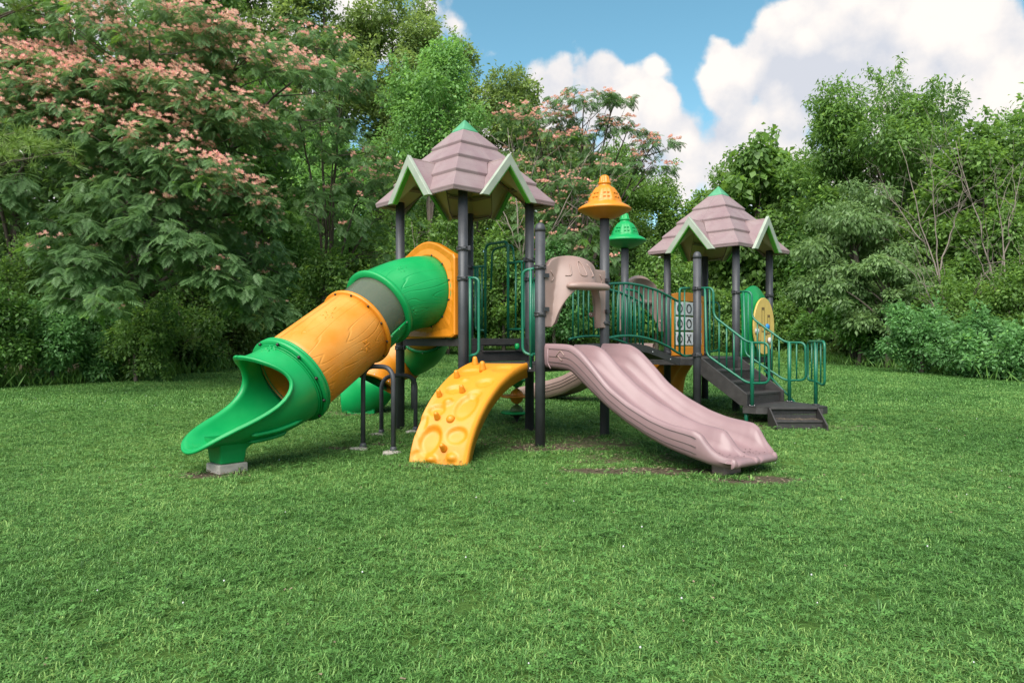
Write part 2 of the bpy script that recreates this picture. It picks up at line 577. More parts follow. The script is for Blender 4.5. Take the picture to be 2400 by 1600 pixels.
LM = {
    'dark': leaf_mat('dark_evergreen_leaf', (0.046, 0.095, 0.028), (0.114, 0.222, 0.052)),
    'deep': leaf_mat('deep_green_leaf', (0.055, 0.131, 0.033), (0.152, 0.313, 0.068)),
    'mid': leaf_mat('mid_green_leaf', (0.071, 0.149, 0.039), (0.188, 0.341, 0.077), third=(0.284, 0.446, 0.088)),
    'bright': leaf_mat('bright_green_leaf', (0.097, 0.216, 0.052), (0.226, 0.431, 0.122), third=(0.296, 0.502, 0.139)),
    'lime': leaf_mat('fresh_vine_leaf', (0.075, 0.155, 0.036), (0.177, 0.319, 0.067), third=(0.273, 0.419, 0.097)),
    'olive': leaf_mat('olive_leaf', (0.114, 0.181, 0.051), (0.250, 0.359, 0.105)),
    'grey': leaf_mat('greyish_cherry_leaf', (0.083, 0.157, 0.052), (0.221, 0.348, 0.129), rough=.46, spec=.4),
    'mimosa': leaf_mat('feathery_mimosa_leaf', (0.077, 0.161, 0.052), (0.169, 0.290, 0.113), trans=.42, rough=.5, third=(0.134, 0.290, 0.033)),
    'pine': leaf_mat('pine_needle', (0.104, 0.178, 0.041), (0.298, 0.447, 0.104), trans=.2, third=(0.387, 0.447, 0.134)),
    'weed': leaf_mat('edge_weed', (0.088, 0.196, 0.041), (0.228, 0.419, 0.094)),
    'shrub': leaf_mat('broad_shrub_leaf', (0.070, 0.180, 0.056), (0.176, 0.373, 0.123), third=(0.240, 0.461, 0.121)),
}


def bark_mat(name, a, b):
    m, nt, out = new_mat(name)
    L = nt.links.new
    p = N_(nt, 'ShaderNodeBsdfPrincipled'); p.inputs['Roughness'].default_value = .9
    tc = N_(nt, 'ShaderNodeTexCoord')
    mp = N_(nt, 'ShaderNodeMapping'); mp.inputs['Scale'].default_value = (9, 9, 2.2)
    n = N_(nt, 'ShaderNodeTexNoise'); n.inputs['Scale'].default_value = 2; n.inputs['Detail'].default_value = 8
    L(tc.outputs['Object'], mp.inputs[0]); L(mp.outputs[0], n.inputs['Vector'])
    mx = N_(nt, 'ShaderNodeMix', data_type='RGBA'); mx.inputs[6].default_value = (*a, 1); mx.inputs[7].default_value = (*b, 1)
    L(n.outputs['Fac'], mx.inputs['Factor']); L(mx.outputs[2], p.inputs['Base Color'])
    bp = N_(nt, 'ShaderNodeBump'); bp.inputs['Strength'].default_value = .6; bp.inputs['Distance'].default_value = .03
    L(n.outputs['Fac'], bp.inputs['Height']); L(bp.outputs[0], p.inputs['Normal'])
    L(p.outputs[0], out.inputs[0])
    return m


M['bark'] = bark_mat('brown_bark', (.05, .038, .028), (.13, .105, .085))
M['bark_grey'] = bark_mat('bare_grey_wood', (.13, .105, .085), (.28, .235, .20))


def petal_mat():
    m, nt, out = new_mat('pink_silk_petal')
    L = nt.links.new
    at = N_(nt, 'ShaderNodeAttribute'); at.attribute_name = 'tint'
    rp = N_(nt, 'ShaderNodeValToRGB')
    rp.color_ramp.elements[0].color = (.93, .74, .52, 1)
    rp.color_ramp.elements[1].color = (.90, .17, .27, 1)
    e = rp.color_ramp.elements.new(.5); e.position = .55; e.color = (.95, .56, .50, 1)
    L(at.outputs['Fac'], rp.inputs[0])
    p = N_(nt, 'ShaderNodeBsdfDiffuse'); t = N_(nt, 'ShaderNodeBsdfTranslucent')
    mx = N_(nt, 'ShaderNodeMixShader'); mx.inputs[0].default_value = .4
    L(rp.outputs[0], p.inputs[0]); L(rp.outputs[0], t.inputs[0])
    L(p.outputs[0], mx.inputs[1]); L(t.outputs[0], mx.inputs[2]); L(mx.outputs[0], out.inputs[0])
    return m


M['petal'] = petal_mat()

# ------------------------------------------------------------------ ground, bare earth, grass
# spots of trodden or bare earth: x, y, radius x, radius y, amount
BARE = [(-2.72, 6.58, .34, .20, 1.0), (1.30, 6.70, .95, .20, .95), (2.1, 6.30, .50, .20, .9), (1.15, 7.35, .7, .4, .45),
        (.31, 7.92, .42, .22, 1.0), (.7, 8.2, .9, .55, .55), (-.75, 7.0, .5, .22, .45), (-.2, 8.4, .8, .6, .35),
        (-1.9, 7.95, .22, .12, .8), (-1.42, 8.2, .22, .12, .7), (3.0, 9.7, .8, .55, .75), (2.6, 10.6, .8, .7, .55),
        (-2.3, 10.7, .6, .35, .6), (.7, 12.6, .9, .35, .5), (4.2, 9.3, .8, .25, .35), (-1.42, 9.2, .2, .14, .6),
        (.22, 9.1, .25, .16, .6), (1.1, 8.65, .22, .14, .6), (.05, 9.7, .35, .2, .5), (1.8, 7.3, .8, .4, .35)]


def bare_amount(x, y):
    b = np.zeros(np.broadcast(x, y).shape)
    for cx, cy, rx, ry, a in BARE:
        q = ((x - cx) / rx) ** 2 + ((y - cy) / ry) ** 2
        b = np.maximum(b, a * np.clip(1.35 - q, 0, 1))
    return b


def lane_left(y):
    return np.interp(y, [0, 8, 15, 17, 20.8, 27.5, 38, 60], [-11.8, -11.4, -10.6, -8.9, -8.3, -8.1, -7.5, -7])


def lane_right(y):
    return np.interp(y, [0, 10, 16.3, 19, 23.7, 26, 38, 60], [12.3, 12.0, 11.5, 11.2, 10.6, 10.4, 10.6, 11])


def build_ground():
    def lines(fine0, fine1, step, far):
        a = list(np.arange(fine0, fine1, step))
        g = step; x = fine1; hi = []
        while x < far: hi.append(x); g *= 1.22; x += g
        g = step; x = fine0; lo = []
        while x > -far: g *= 1.22; x -= g; lo.append(x)
        return np.array(sorted(lo) + a + hi + [far])
    xs = lines(-4, 5.5, .075, 300); ys = lines(2.0, 13.5, .075, 300)
    X, Y = np.meshgrid(xs, ys)
    Z = ground(X, Y)
    nx, ny = len(xs), len(ys)
    V = np.stack([X, Y, Z], -1).reshape(-1, 3)
    idx = np.arange(nx * ny).reshape(ny, nx)
    Fq = np.stack([idx[:-1, :-1], idx[:-1, 1:], idx[1:, 1:], idx[1:, :-1]], -1).reshape(-1, 4)
    b = bare_amount(X, Y).ravel()
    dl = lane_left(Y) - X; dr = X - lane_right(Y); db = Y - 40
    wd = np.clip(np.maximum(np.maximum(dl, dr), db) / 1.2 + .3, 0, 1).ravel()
    m, nt, out = new_mat('mown_lawn_ground')
    L = nt.links.new
    p = N_(nt, 'ShaderNodeBsdfPrincipled'); p.inputs['Roughness'].default_value = .95; p.inputs['Specular IOR Level'].default_value = .15
    tc = N_(nt, 'ShaderNodeTexCoord')

    def noise(s, d, r=.55):
        n = N_(nt, 'ShaderNodeTexNoise'); n.inputs['Scale'].default_value = s; n.inputs['Detail'].default_value = d; n.inputs['Roughness'].default_value = r
        L(tc.outputs['Object'], n.inputs['Vector']); return n.outputs['Fac']

    def mixc(f, a, b_):
        x = N_(nt, 'ShaderNodeMix', data_type='RGBA'); L(f, x.inputs['Factor'])
        for i, q in ((6, a), (7, b_)):
            if isinstance(q, tuple): x.inputs[i].default_value = (*q, 1)
            else: L(q, x.inputs[i])
        return x.outputs[2]

    def mrange(f, lo, hi):
        q = N_(nt, 'ShaderNodeMapRange'); q.inputs['From Min'].default_value = lo; q.inputs['From Max'].default_value = hi
        L(f, q.inputs['Value']); return q.outputs[0]
    g = mixc(mrange(noise(55, 6, .7), .38, .62), (.024, .068, .011), (.085, .185, .036))
    g = mixc(mrange(noise(.45, 4), .38, .66), g, mixc(noise(40, 4), (.066, .128, .018), (.11, .19, .04)))
    e = mixc(mrange(noise(38, 8, .75), .35, .68), (.040, .033, .020), (.145, .118, .075))
    ab = N_(nt, 'ShaderNodeAttribute'); ab.attribute_name = 'bare'
    nb = N_(nt, 'ShaderNodeMath', operation='SUBTRACT'); L(noise(17, 7, .7), nb.inputs[0]); nb.inputs[1].default_value = .5
    sb = N_(nt, 'ShaderNodeMath', operation='MULTIPLY_ADD'); L(nb.outputs[0], sb.inputs[0]); sb.inputs[1].default_value = 1.6; L(ab.outputs['Fac'], sb.inputs[2])
    c = mixc(mrange(sb.outputs[0], .22, .62), g, e)
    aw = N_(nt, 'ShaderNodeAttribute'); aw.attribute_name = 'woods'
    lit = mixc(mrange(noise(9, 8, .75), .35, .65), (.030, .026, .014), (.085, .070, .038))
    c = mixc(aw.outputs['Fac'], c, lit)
    L(c, p.inputs['Base Color'])
    bp = N_(nt, 'ShaderNodeBump'); bp.inputs['Strength'].default_value = .8; bp.inputs['Distance'].default_value = .03
    L(noise(70, 6, .75), bp.inputs['Height']); L(bp.outputs[0], p.inputs['Normal'])
    L(p.outputs[0], out.inputs[0])
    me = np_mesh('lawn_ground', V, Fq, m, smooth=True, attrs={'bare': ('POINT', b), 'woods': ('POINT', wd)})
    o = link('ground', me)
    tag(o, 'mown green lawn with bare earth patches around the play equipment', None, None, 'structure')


build_ground()


def grass_mat(name, dark, light, dry):
    m, nt, out = new_mat(name)
    L = nt.links.new
    at = N_(nt, 'ShaderNodeAttribute'); at.attribute_name = 'tint'
    geo = N_(nt, 'ShaderNodeNewGeometry')
    n1 = N_(nt, 'ShaderNodeTexNoise'); n1.inputs['Scale'].default_value = .42; n1.inputs['Detail'].default_value = 5; n1.inputs['Roughness'].default_value = .6
    L(geo.outputs['Position'], n1.inputs['Vector'])
    n2 = N_(nt, 'ShaderNodeTexNoise'); n2.inputs['Scale'].default_value = 5.0; n2.inputs['Detail'].default_value = 3
    L(geo.outputs['Position'], n2.inputs['Vector'])
    a = N_(nt, 'ShaderNodeMath', operation='MULTIPLY_ADD'); L(n1.outputs['Fac'], a.inputs[0]); a.inputs[1].default_value = 1.25; L(at.outputs['Fac'], a.inputs[2])
    b = N_(nt, 'ShaderNodeMath', operation='MULTIPLY_ADD'); L(n2.outputs['Fac'], b.inputs[0]); b.inputs[1].default_value = .7; L(a.outputs[0], b.inputs[2])
    s = N_(nt, 'ShaderNodeMath', operation='SUBTRACT'); L(b.outputs[0], s.inputs[0]); s.inputs[1].default_value = .94
    rp = N_(nt, 'ShaderNodeValToRGB')
    rp.color_ramp.elements[0].color = (*dark, 1); rp.color_ramp.elements[1].color = (*dry, 1)
    e = rp.color_ramp.elements.new(.72); e.color = (*light, 1)
    L(s.outputs[0], rp.inputs[0])
    p = N_(nt, 'ShaderNodeBsdfPrincipled'); p.inputs['Roughness'].default_value = .5; p.inputs['Specular IOR Level'].default_value = .35
    L(rp.outputs[0], p.inputs['Base Color'])
    t = N_(nt, 'ShaderNodeBsdfTranslucent'); L(rp.outputs[0], t.inputs[0])
    mx = N_(nt, 'ShaderNodeMixShader'); mx.inputs[0].default_value = .3
    L(p.outputs[0], mx.inputs[1]); L(t.outputs[0], mx.inputs[2]); L(mx.outputs[0], out.inputs[0])
    return m


GM = grass_mat('grass_blade', (.036, .108, .016), (.140, .312, .074), (.26, .41, .11))


def tuft_mesh(name, n, rad, h, wid, lean, seed):
    """a handful of bent blades; each is a quad and a tip"""
    g = np.random.default_rng(seed)
    a = g.uniform(0, 2 * np.pi, n); rr = rad * np.sqrt(g.uniform(0, 1, n))
    base = np.stack([rr * np.cos(a), rr * np.sin(a), np.zeros(n) - .004], -1)
    ha = g.uniform(0, 2 * np.pi, n); hh = h * g.uniform(.45, 1.15, n); ln = lean * g.uniform(.2, 1.3, n)
    d = np.stack([np.cos(ha), np.sin(ha), np.zeros(n)], -1); sd = np.stack([-np.sin(ha), np.cos(ha), np.zeros(n)], -1)
    w = wid * g.uniform(.6, 1.3, n)[:, None]
    mid = base + d * (hh * ln * .35)[:, None]; mid[:, 2] += hh * .62
    tip = base + d * (hh * ln * 1.0)[:, None]; tip[:, 2] += hh * np.clip(1.05 - ln * .28, .3, 1)
    V = np.stack([base - sd * w, base + sd * w, mid + sd * w * .85, mid - sd * w * .85, tip], 1).reshape(-1, 3)
    F = []
    for i in range(n):
        F += [[5 * i, 5 * i + 1, 5 * i + 2, 5 * i + 3], [5 * i + 3, 5 * i + 2, 5 * i + 4]]
    t = np.repeat(g.uniform(0, .95, n), 2)
    return np_mesh(name, V, F, GM, smooth=False, attrs={'tint': ('FACE', t)})


def clover_mesh(name, n, rad, seed):
    g = np.random.default_rng(seed); V = []; F = []; t = []
    for i in range(n):
        a = g.uniform(0, 6.28); r = rad * math.sqrt(g.uniform()); c = np.array([r * math.cos(a), r * math.sin(a), g.uniform(.022, .05)])
        a0 = g.uniform(0, 6.28); s = g.uniform(.009, .015); tl = g.normal(0, .25, 2)
        for k in range(3):
            q = a0 + k * 2.094; b = len(V)
            for dd, ww in ((0, 0), (.75, .5), (1.15, 0.0), (.75, -.5)):
                x, y = dd * s * math.cos(q) - ww * s * math.sin(q), dd * s * math.sin(q) + ww * s * math.cos(q)
                V.append(c + np.array([x, y, x * tl[0] + y * tl[1]]))
            F.append([b, b + 1, b + 2, b + 3]); t.append(g.uniform(.2, .6))
    return np_mesh(name, V, F, GM, attrs={'tint': ('FACE', t)})


def scatter(name, tufts, P, sz, label, kindname='grass', tilt=0.0):
    """one object of kind stuff: points carrying tufts by geometry nodes"""
    srcs = bpy.data.collections.new(name + '_sources')
    for i, me in enumerate(tufts):
        o = bpy.data.objects.new(me.name, me); srcs.objects.link(o)
    pm = bpy.data.meshes.new(name); pm.vertices.add(len(P)); pm.vertices.foreach_set('co', np.asarray(P, np.float32).ravel())
    a = pm.attributes.new('sz', 'FLOAT', 'POINT'); a.data.foreach_set('value', np.asarray(sz, np.float32))
    pm.update()
    ob = link(name, pm)
    ng = bpy.data.node_groups.new(name + '_nodes', 'GeometryNodeTree')
    ng.interface.new_socket('Geometry', in_out='INPUT', socket_type='NodeSocketGeometry')
    ng.interface.new_socket('Geometry', in_out='OUTPUT', socket_type='NodeSocketGeometry')
    N = ng.nodes.new; L = ng.links.new
    gi = N('NodeGroupInput'); go = N('NodeGroupOutput')
    ci = N('GeometryNodeCollectionInfo'); ci.inputs['Collection'].default_value = srcs
    ci.inputs['Separate Children'].default_value = True; ci.inputs['Reset Children'].default_value = True
    ip = N('GeometryNodeInstanceOnPoints'); ip.inputs['Pick Instance'].default_value = True
    L(gi.outputs[0], ip.inputs['Points']); L(ci.outputs[0], ip.inputs['Instance'])
    ri = N('FunctionNodeRandomValue'); ri.data_type = 'INT'
    [s for s in ri.inputs if s.name == 'Max' and s.type == 'INT'][0].default_value = len(tufts) - 1
    [s for s in ri.inputs if s.name == 'Min' and s.type == 'INT'][0].default_value = 0
    L([s for s in ri.outputs if s.type == 'INT'][0], ip.inputs['Instance Index'])
    rv = N('FunctionNodeRandomValue'); rv.data_type = 'FLOAT_VECTOR'
    [s for s in rv.inputs if s.name == 'Max' and s.type == 'VECTOR'][0].default_value = (tilt, tilt, 6.283)
    [s for s in rv.inputs if s.name == 'Min' and s.type == 'VECTOR'][0].default_value = (-tilt, -tilt, 0)
    L([s for s in rv.outputs if s.type == 'VECTOR'][0], ip.inputs['Rotation'])
    na = N('GeometryNodeInputNamedAttribute'); na.data_type = 'FLOAT'; na.inputs['Name'].default_value = 'sz'
    L([s for s in na.outputs if s.name == 'Attribute' and s.enabled][0], ip.inputs['Scale'])
    L(ip.outputs[0], go.inputs[0])
    md = ob.modifiers.new('scatter', 'NODES'); md.node_group = ng
    tag(ob, label, kindname, None, 'stuff')
    return ob


def lawn_points(y0, y1, dens, halfk=.88, g=rng):
    area = halfk * (y1 ** 2 - y0 ** 2)
    n = int(area * dens)
    y = np.sqrt(g.uniform(y0 ** 2, y1 ** 2, n)); x = g.uniform(-1, 1, n) * halfk * y
    keep = (x > lane_left(y) - .3) & (x < lane_right(y) + .3)
    b = bare_amount(x, y) + .35 * (np.sin(x * 23) * np.sin(y * 19)) * 0
    keep &= g.uniform(0, 1, n) > np.clip(b * 1.25, 0, .97)
    x, y = x[keep], y[keep]
    return x, y


def build_grass():
    tn = [tuft_mesh('grass_tuft', 54, .085, .031, .0022, 1.9, 100 + i) for i in range(5)]
    tn += [clover_mesh('clover_tuft', 9, .08, 300 + i) for i in range(1)]
    x, y = lawn_points(2.15, 6.0, 300)
    x2, y2 = lawn_points(6.0, 11.0, 170)
    x = np.concatenate([x, x2]); y = np.concatenate([y, y2])
    sz = rng.uniform(.75, 1.2, len(x)) * np.interp(y, [2, 6, 11], [.95, 1.05, 1.2])
    scatter('grass', tn, np.stack([x, y, ground(x, y)], -1), sz, 'short mown green grass and clover of the near lawn', 'grass', .12)
    tf = [tuft_mesh('grass_tuft_wide', 56, .17, .038, .0042, 1.9, 200 + i) for i in range(4)]
    x, y = lawn_points(11, 20, 62)
    x2, y2 = lawn_points(20, 40, 16)
    x = np.concatenate([x, x2]); y = np.concatenate([y, y2])
    sz = rng.uniform(.8, 1.2, len(x)) * np.interp(y, [11, 20, 40], [1.0, 1.35, 1.9])
    scatter('grass_far', tf, np.stack([x, y, ground(x, y)], -1), sz, 'mown green grass of the far lawn running back to the trees', 'grass', .1)
    # taller single blades and seed stalks that the mower missed
    tl = [tuft_mesh('long_blade', 7, .03, .060, .0028, 1.8, 400 + i) for i in range(3)]
    n = 220
    y = np.sqrt(rng.uniform(2.2 ** 2, 9 ** 2, n)); x = rng.uniform(-.72, .72, n) * y
    k = bare_amount(x, y) < .5
    x, y = x[k], y[k]
    scatter('grass_long', tl, np.stack([x, y, ground(x, y)], -1), rng.uniform(.7, 1.3, len(x)), 'scattered longer grass blades in the near lawn', 'grass', .2)
    # long grass hugging the posts and footings
    hug = [(1.72, 6.36, .14, 26), (3.12, 9.52, .10, 10), (1.99, 6.30, .10, 26), (-.68, 6.98, .42, 60), (-2.66, 6.62, .25, 20), (3.35, 9.62, .12, 26), (.32, 7.9, .15, 12), (-1.42, 9.12, .12, 12), (1.1, 8.58, .1, 10)]
    P = []
    for cx, cy, r, k in hug:
        for _ in range(k):
            a = rng.uniform(0, 6.28); q = r * (0.6 + .5 * rng.uniform())
            xx, yy = cx + q * math.cos(a), cy + q * .5 * math.sin(a)
            P.append((xx, yy, float(ground(xx, yy))))
    scatter('grass_at_footings', tl, P, rng.uniform(.7, 1.25, len(P)), 'longer grass left standing against posts and footings', 'grass', .15)
    # dry chips, clippings and clover heads
    g = np.random.default_rng(5)
    V = []; F = []
    def chip(x, y, s):
        a = g.uniform(0, 6.28); l, w = s, s * g.uniform(.25, .6); z = float(ground(x, y)) + .008 + g.uniform(0, .012); b = len(V)
        for dx, dy in ((-l, -w), (l, -w), (l, w), (-l, w)):
            V.append((x + dx * math.cos(a) - dy * math.sin(a), y + dx * math.sin(a) + dy * math.cos(a), z + g.uniform(-.003, .006)))
        F.append([b, b + 1, b + 2, b + 3])
    for cx, cy, rx, ry, am in BARE:
        for _ in range(int(90 * rx * ry / .12 * am) + 12):
            chip(cx + g.normal(0, rx * .62), cy + g.normal(0, ry * .62), g.uniform(.005, .016))
    for _ in range(500):
        y = math.sqrt(g.uniform(5, 100)); chip(g.uniform(-.7, .7) * y, y, g.uniform(.004, .010))
    o = link('wood_chips', np_mesh('wood_chips', V, F, M['chip'])); tag(o, 'pale dry wood chips and clippings on the bare earth', 'wood chips', None, 'stuff')
    mb = MB()
    for _ in range(120):
        y = math.sqrt(g.uniform(6, 260)); x = g.uniform(-.68, .68) * y; z = float(ground(x, y)) + .045
        if bare_amount(x, y) > .3: continue
        r = .0048 * g.uniform(.7, 1.2)
        mb.lathe([(.0, -r), (r * .8, -r * .4), (r, .2 * r), (.5 * r, r), (0, 1.1 * r)], 6, (x, y, z))
    o = mb.build('clover_flowers', M['white']); tag(o, 'tiny white clover heads dotted over the lawn', 'clover', None, 'stuff')


build_grass()

# ------------------------------------------------------------------ play equipment: common points
A = np.array([-1.418, 9.20]); B = np.array([-.5655, 8.36]); C = np.array([.22, 9.12]); D = np.array([-.588, 10.0])
E_ = np.array([.3106, 8.0]); F_ = np.array([1.104, 8.65]); G = np.array([1.672, 10.75]); H = np.array([2.516, 11.75])
I = np.array([2.604, 10.2]); K = np.array([3.372, 10.92]); L_ = np.array([4.15, 11.7]); J = np.array([3.337, 12.55])
POST_R = .056
Z1, Z2 = 1.235, .955                      # deck heights
N3 = lambda p, z: np.array([p[0], p[1], z])
unit = lambda v: v / np.linalg.norm(v)


def perp_out(p, q, away):
    """unit normal of edge p-q pointing away from a point"""
    d = unit(q - p); n = np.array([d[1], -d[0]])
    return n if np.dot((p + q) / 2 - away, n) > 0 else -n


_bolt = MB().lathe([(.0, .012), (.006, .0115), (.010, .006), (.011, 0)], 8).mesh('bolt', M['bolt'])
_screw = MB().lathe([(.0, .008), (.005, .007), (.008, .002), (.008, 0)], 8).mesh('screw', M['white'])


def bolt(parent, pos, nrm, s=1.0, me=None, name='bolt'):
    q = Vector(nrm).to_track_quat('Z', 'Y').to_matrix().to_4x4()
    Mx = Matrix.Translation(Vector(pos)) @ q @ Matrix.Scale(s, 4)
    return link(name, me or _bolt, parent, M=Mx)


def post(parent, p, ztop, dome=False, clamps=(), toward=None, label=None):
    zg = float(ground(*p)) - .05
    mb = MB()
    def flute(t, z):                       # extruded tube with four shallow double grooves
        a = (t * 4 / (2 * math.pi)) % 1.0
        return 1.0 - .045 * (abs(a - .42) < .035) - .045 * (abs(a - .58) < .035)
    mb.lathe([(POST_R, zg), (POST_R, ztop)], 48, (p[0], p[1], 0), flute)
    o = mb.build('post', M['post'], parent)
    if label: o['label'] = label
    if dome:
        d = MB().lathe([(POST_R * 1.07, ztop - .02), (POST_R * 1.07, ztop + .012), (POST_R * .97, ztop + .035), (POST_R * .72, ztop + .062), (POST_R * .35, ztop + .076), (0, ztop + .079)], 28, (p[0], p[1], 0))
        d.build('dome_cap', M['post'], o)
    for k, z in enumerate(clamps):
        r = POST_R
        c = MB().lathe([(r * 1.0, z - .026), (r * 1.22, z - .026), (r * 1.24, z - .010), (r * 1.15, z - .004), (r * 1.15, z + .004), (r * 1.24, z + .010), (r * 1.22, z + .026), (r * 1.0, z + .026)], 28, (p[0], p[1], 0))
        if toward is not None:
            for t in (toward if isinstance(toward, list) else [toward]):
                dv = unit(np.array(t) - p)
                c.box(N3(p + dv * r * 1.35, z), (.05, .030, .05), rz=math.atan2(dv[1], dv[0]))
        # bolt lug facing the lawn
        c.box((p[0] + .012, p[1] - r * 1.24, z), (.05, .016, .022))
        c.lathe([(.011, -.004), (.011, .004), (.0, .006)], 8, (p[0] - .020, p[1] - r * 1.27, z))
        c.build('clamp', M['clamp'], o, bevel=.003)
    return o


def roof_meshes():
    """a four sided stepped roof with a gable in the middle of every side; corners on the axes, rim at z = 0"""
    s2 = math.sqrt(2)
    tiers = [(.15, .955, .43, .735), (.375, .735, .685, .510), (.625, .510, .915, .285), (.855, .290, 1.145, .050)]
    GW, GR, GD = .405, .485, .84            # gable half width, ridge height, face distance
    out = []
    wz = lambda z: max(0.0, GW * (GR - z) / GR)
    dist = lambda z: np.interp(z, [.05, .29, .51, .735, .955], [1.145 / s2, .885 / s2, .655 / s2, .40 / s2, .15 / s2])
    for (r0, z0, r1, z1), parts in [(t, [[0, 1, 2, 3]]) for t in tiers[:3]] + [(tiers[3], [[k] for k in range(4)])]:
      for part in parts:
        mb = MB()
        for k in part:
            ang = math.pi / 4 + k * math.pi / 2
            o = np.array([math.cos(ang), math.sin(ang), 0]); s = np.array([-math.sin(ang), math.cos(ang), 0])
            def pt(a, r, z): return o * r / s2 + s * a + np.array([0, 0, z])
            lip = .055
            halves = [(o, s, -1), (o, s, 1)]
            if len(part) == 1:
                o2 = s; s2_ = -o
                halves = [(o, s, 1), (o2, s2_, -1)]
            for o, s, sg in halves:
                w0, w1, w2 = wz(z0), wz(z1), wz(z1 - lip)
                if z1 >= GR: w0 = w1 = w2 = 0
                a0, a1 = r0 / s2, r1 / s2
                p = [pt(sg * w0, r0, z0), pt(sg * a0, r0, z0), pt(sg * a1, r1, z1), pt(sg * w1, r1, z1)]
                q = [pt(sg * w1, r1, z1), pt(sg * a1, r1, z1), pt(sg * (a1 - .012), r1 - .017, z1 - lip), pt(sg * max(w2, w1), r1 - .017, z1 - lip)]
                e = [pt(sg * max(w2, w1), r1 - .017, z1 - lip), pt(sg * (a1 - .012), r1 - .017, z1 - lip), pt(sg * (a1 - .07), r1 - .10, z1 - lip + .02), pt(sg * max(w2, w1), r1 - .10, z1 - lip + .02)]
                for poly in (p, q, e):
                    mb.add(poly, [[3, 2, 1, 0] if sg > 0 else [0, 1, 2, 3]])
        nm = 'roof_tier' if len(part) == 4 else 'roof_corner'
        out.append((nm, mb.mesh(nm, [M['roof'], M['roof_in']])))
    gab = []
    for k in range(4):
        ang = math.pi / 4 + k * math.pi / 2
        o = np.array([math.cos(ang), math.sin(ang), 0]); s = np.array([-math.sin(ang), math.cos(ang), 0]); zz = np.array([0, 0, 1.0])
        g = MB()
        db = .47
        for sg in (-1, 1):
            n = 6
            rows = []
            for i in range(n + 1):
                z = GR * (1 - i / n)
                w = GW * i / n
                inner = min(dist(max(z, .05)), GD - .02) - .05
                rows.append([o * inner + s * sg * w + zz * z, o * GD + s * sg * w + zz * z])
            g.grid(np.array(rows), smooth=False, flip=sg < 0)
        t = MB()
        prof = [(GW + .035, -.02), (0, GR + .03), (-GW - .035, -.02), (-GW + .075, -.02), (0, GR - .105), (GW - .075, -.02)]
        t.prism([o * (GD - .025) + s * a + zz * z for a, z in prof], o * .05)
        ed = MB()
        prof2 = [(GW - .072, -.022), (0, GR - .101), (-GW + .072, -.022), (-GW + .086, -.022), (0, GR - .122), (GW - .086, -.022)]
        ed.prism([o * (GD - .045) + s * a + zz * z for a, z in prof2], o * .062)
        gab.append((g.mesh('gable', [M['roof'], M['roof_in']]), t.mesh('gable_trim', M['trim']), ed.mesh('trim_edge', M['trim_edge'])))
    cp = MB()
    q = .175
    base = [(q, 0, .945), (0, q, .945), (-q, 0, .945), (0, -q, .945)]
    low = [(q * 1.02, 0, .915), (0, q * 1.02, .915), (-q * 1.02, 0, .915), (0, -q * 1.02, .915)]
    cp.add(low + base + [(0, 0, 1.11)], [[0, 1, 5, 4], [1, 2, 6, 5], [2, 3, 7, 6], [3, 0, 4, 7], [4, 5, 8], [5, 6, 8], [6, 7, 8], [7, 4, 8], [3, 2, 1, 0]])
    return out, gab, cp.mesh('roof_cap', M['cap'])


ROOF = roof_meshes()


def add_roof(root, cx, cy, zrim, rot):
    Mx = Matrix.Translation((cx, cy, zrim)) @ Matrix.Rotation(rot, 4, 'Z')
    first = None
    for nm, me in ROOF[0]:
        o = link(nm, me, root, M=Mx); finish(o, solid=.022, mat_inner=True, bevel=.006)
    for g, t, e in ROOF[1]:
        o = link('gable', g, root, M=Mx); finish(o, solid=.022, mat_inner=True)
        c = link('gable_trim', t, o); c.matrix_local = Matrix.Identity(4); finish(c, bevel=.006)
        c2 = link('trim_edge', e, o); c2.matrix_local = Matrix.Identity(4)
    o = link('roof_cap', ROOF[2], root, M=Mx); finish(o, bevel=.012)


def deck_poly(root, pts, z, th=.09, name='deck'):
    mb = MB()
    pts = np.array(pts)
    c = pts.mean(0)
    a = 0
    for i in range(len(pts)):
        p, q = pts[i], pts[(i + 1) % len(pts)]
        a += p[0] * q[1] - p[1] * q[0]
    if a < 0: pts = pts[::-1]
    mb.prism([N3(p, z - .012) for p in pts], (0, 0, .012))
    o = mb.build(name, M['deck'], root)
    for i in range(len(pts)):
        p, q = pts[i], pts[(i + 1) % len(pts)]
        d = unit(q - p)
        p2, q2 = p + d * .05, q - d * .05
        n = np.array([d[1], -d[0]])
        b = MB()
        b.prism([N3(p2, z - .003), N3(q2, z - .003), N3(q2, z - th), N3(p2, z - th)], (-n[0] * .03, -n[1] * .03, 0))
        ln = np.linalg.norm(q2 - p2)
        for k in range(int(ln / .06)):
            w = p2 + d * (.03 + k * .06)
            b.box(N3(w + n * .0015, z - .03), (.032, .004, .008), rz=math.atan2(d[1], d[0]))
        b.build('edge_beam', M['deck'], o, bevel=.004)
    return o


def rail_loop(parent, pts, r=.0165, closed=True, name='rail', fil=.06):
    P = fillet_closed(pts, fil) if closed else fillet(pts, fil)
    return MB().tube(P, r, 10, closed=closed).build(name, M['rail'], parent)


def bar(parent, p, q, r=.012, name='bar', mat='rail'):
    return MB().tube([p, q], r, 8).build(name, M[mat], parent)


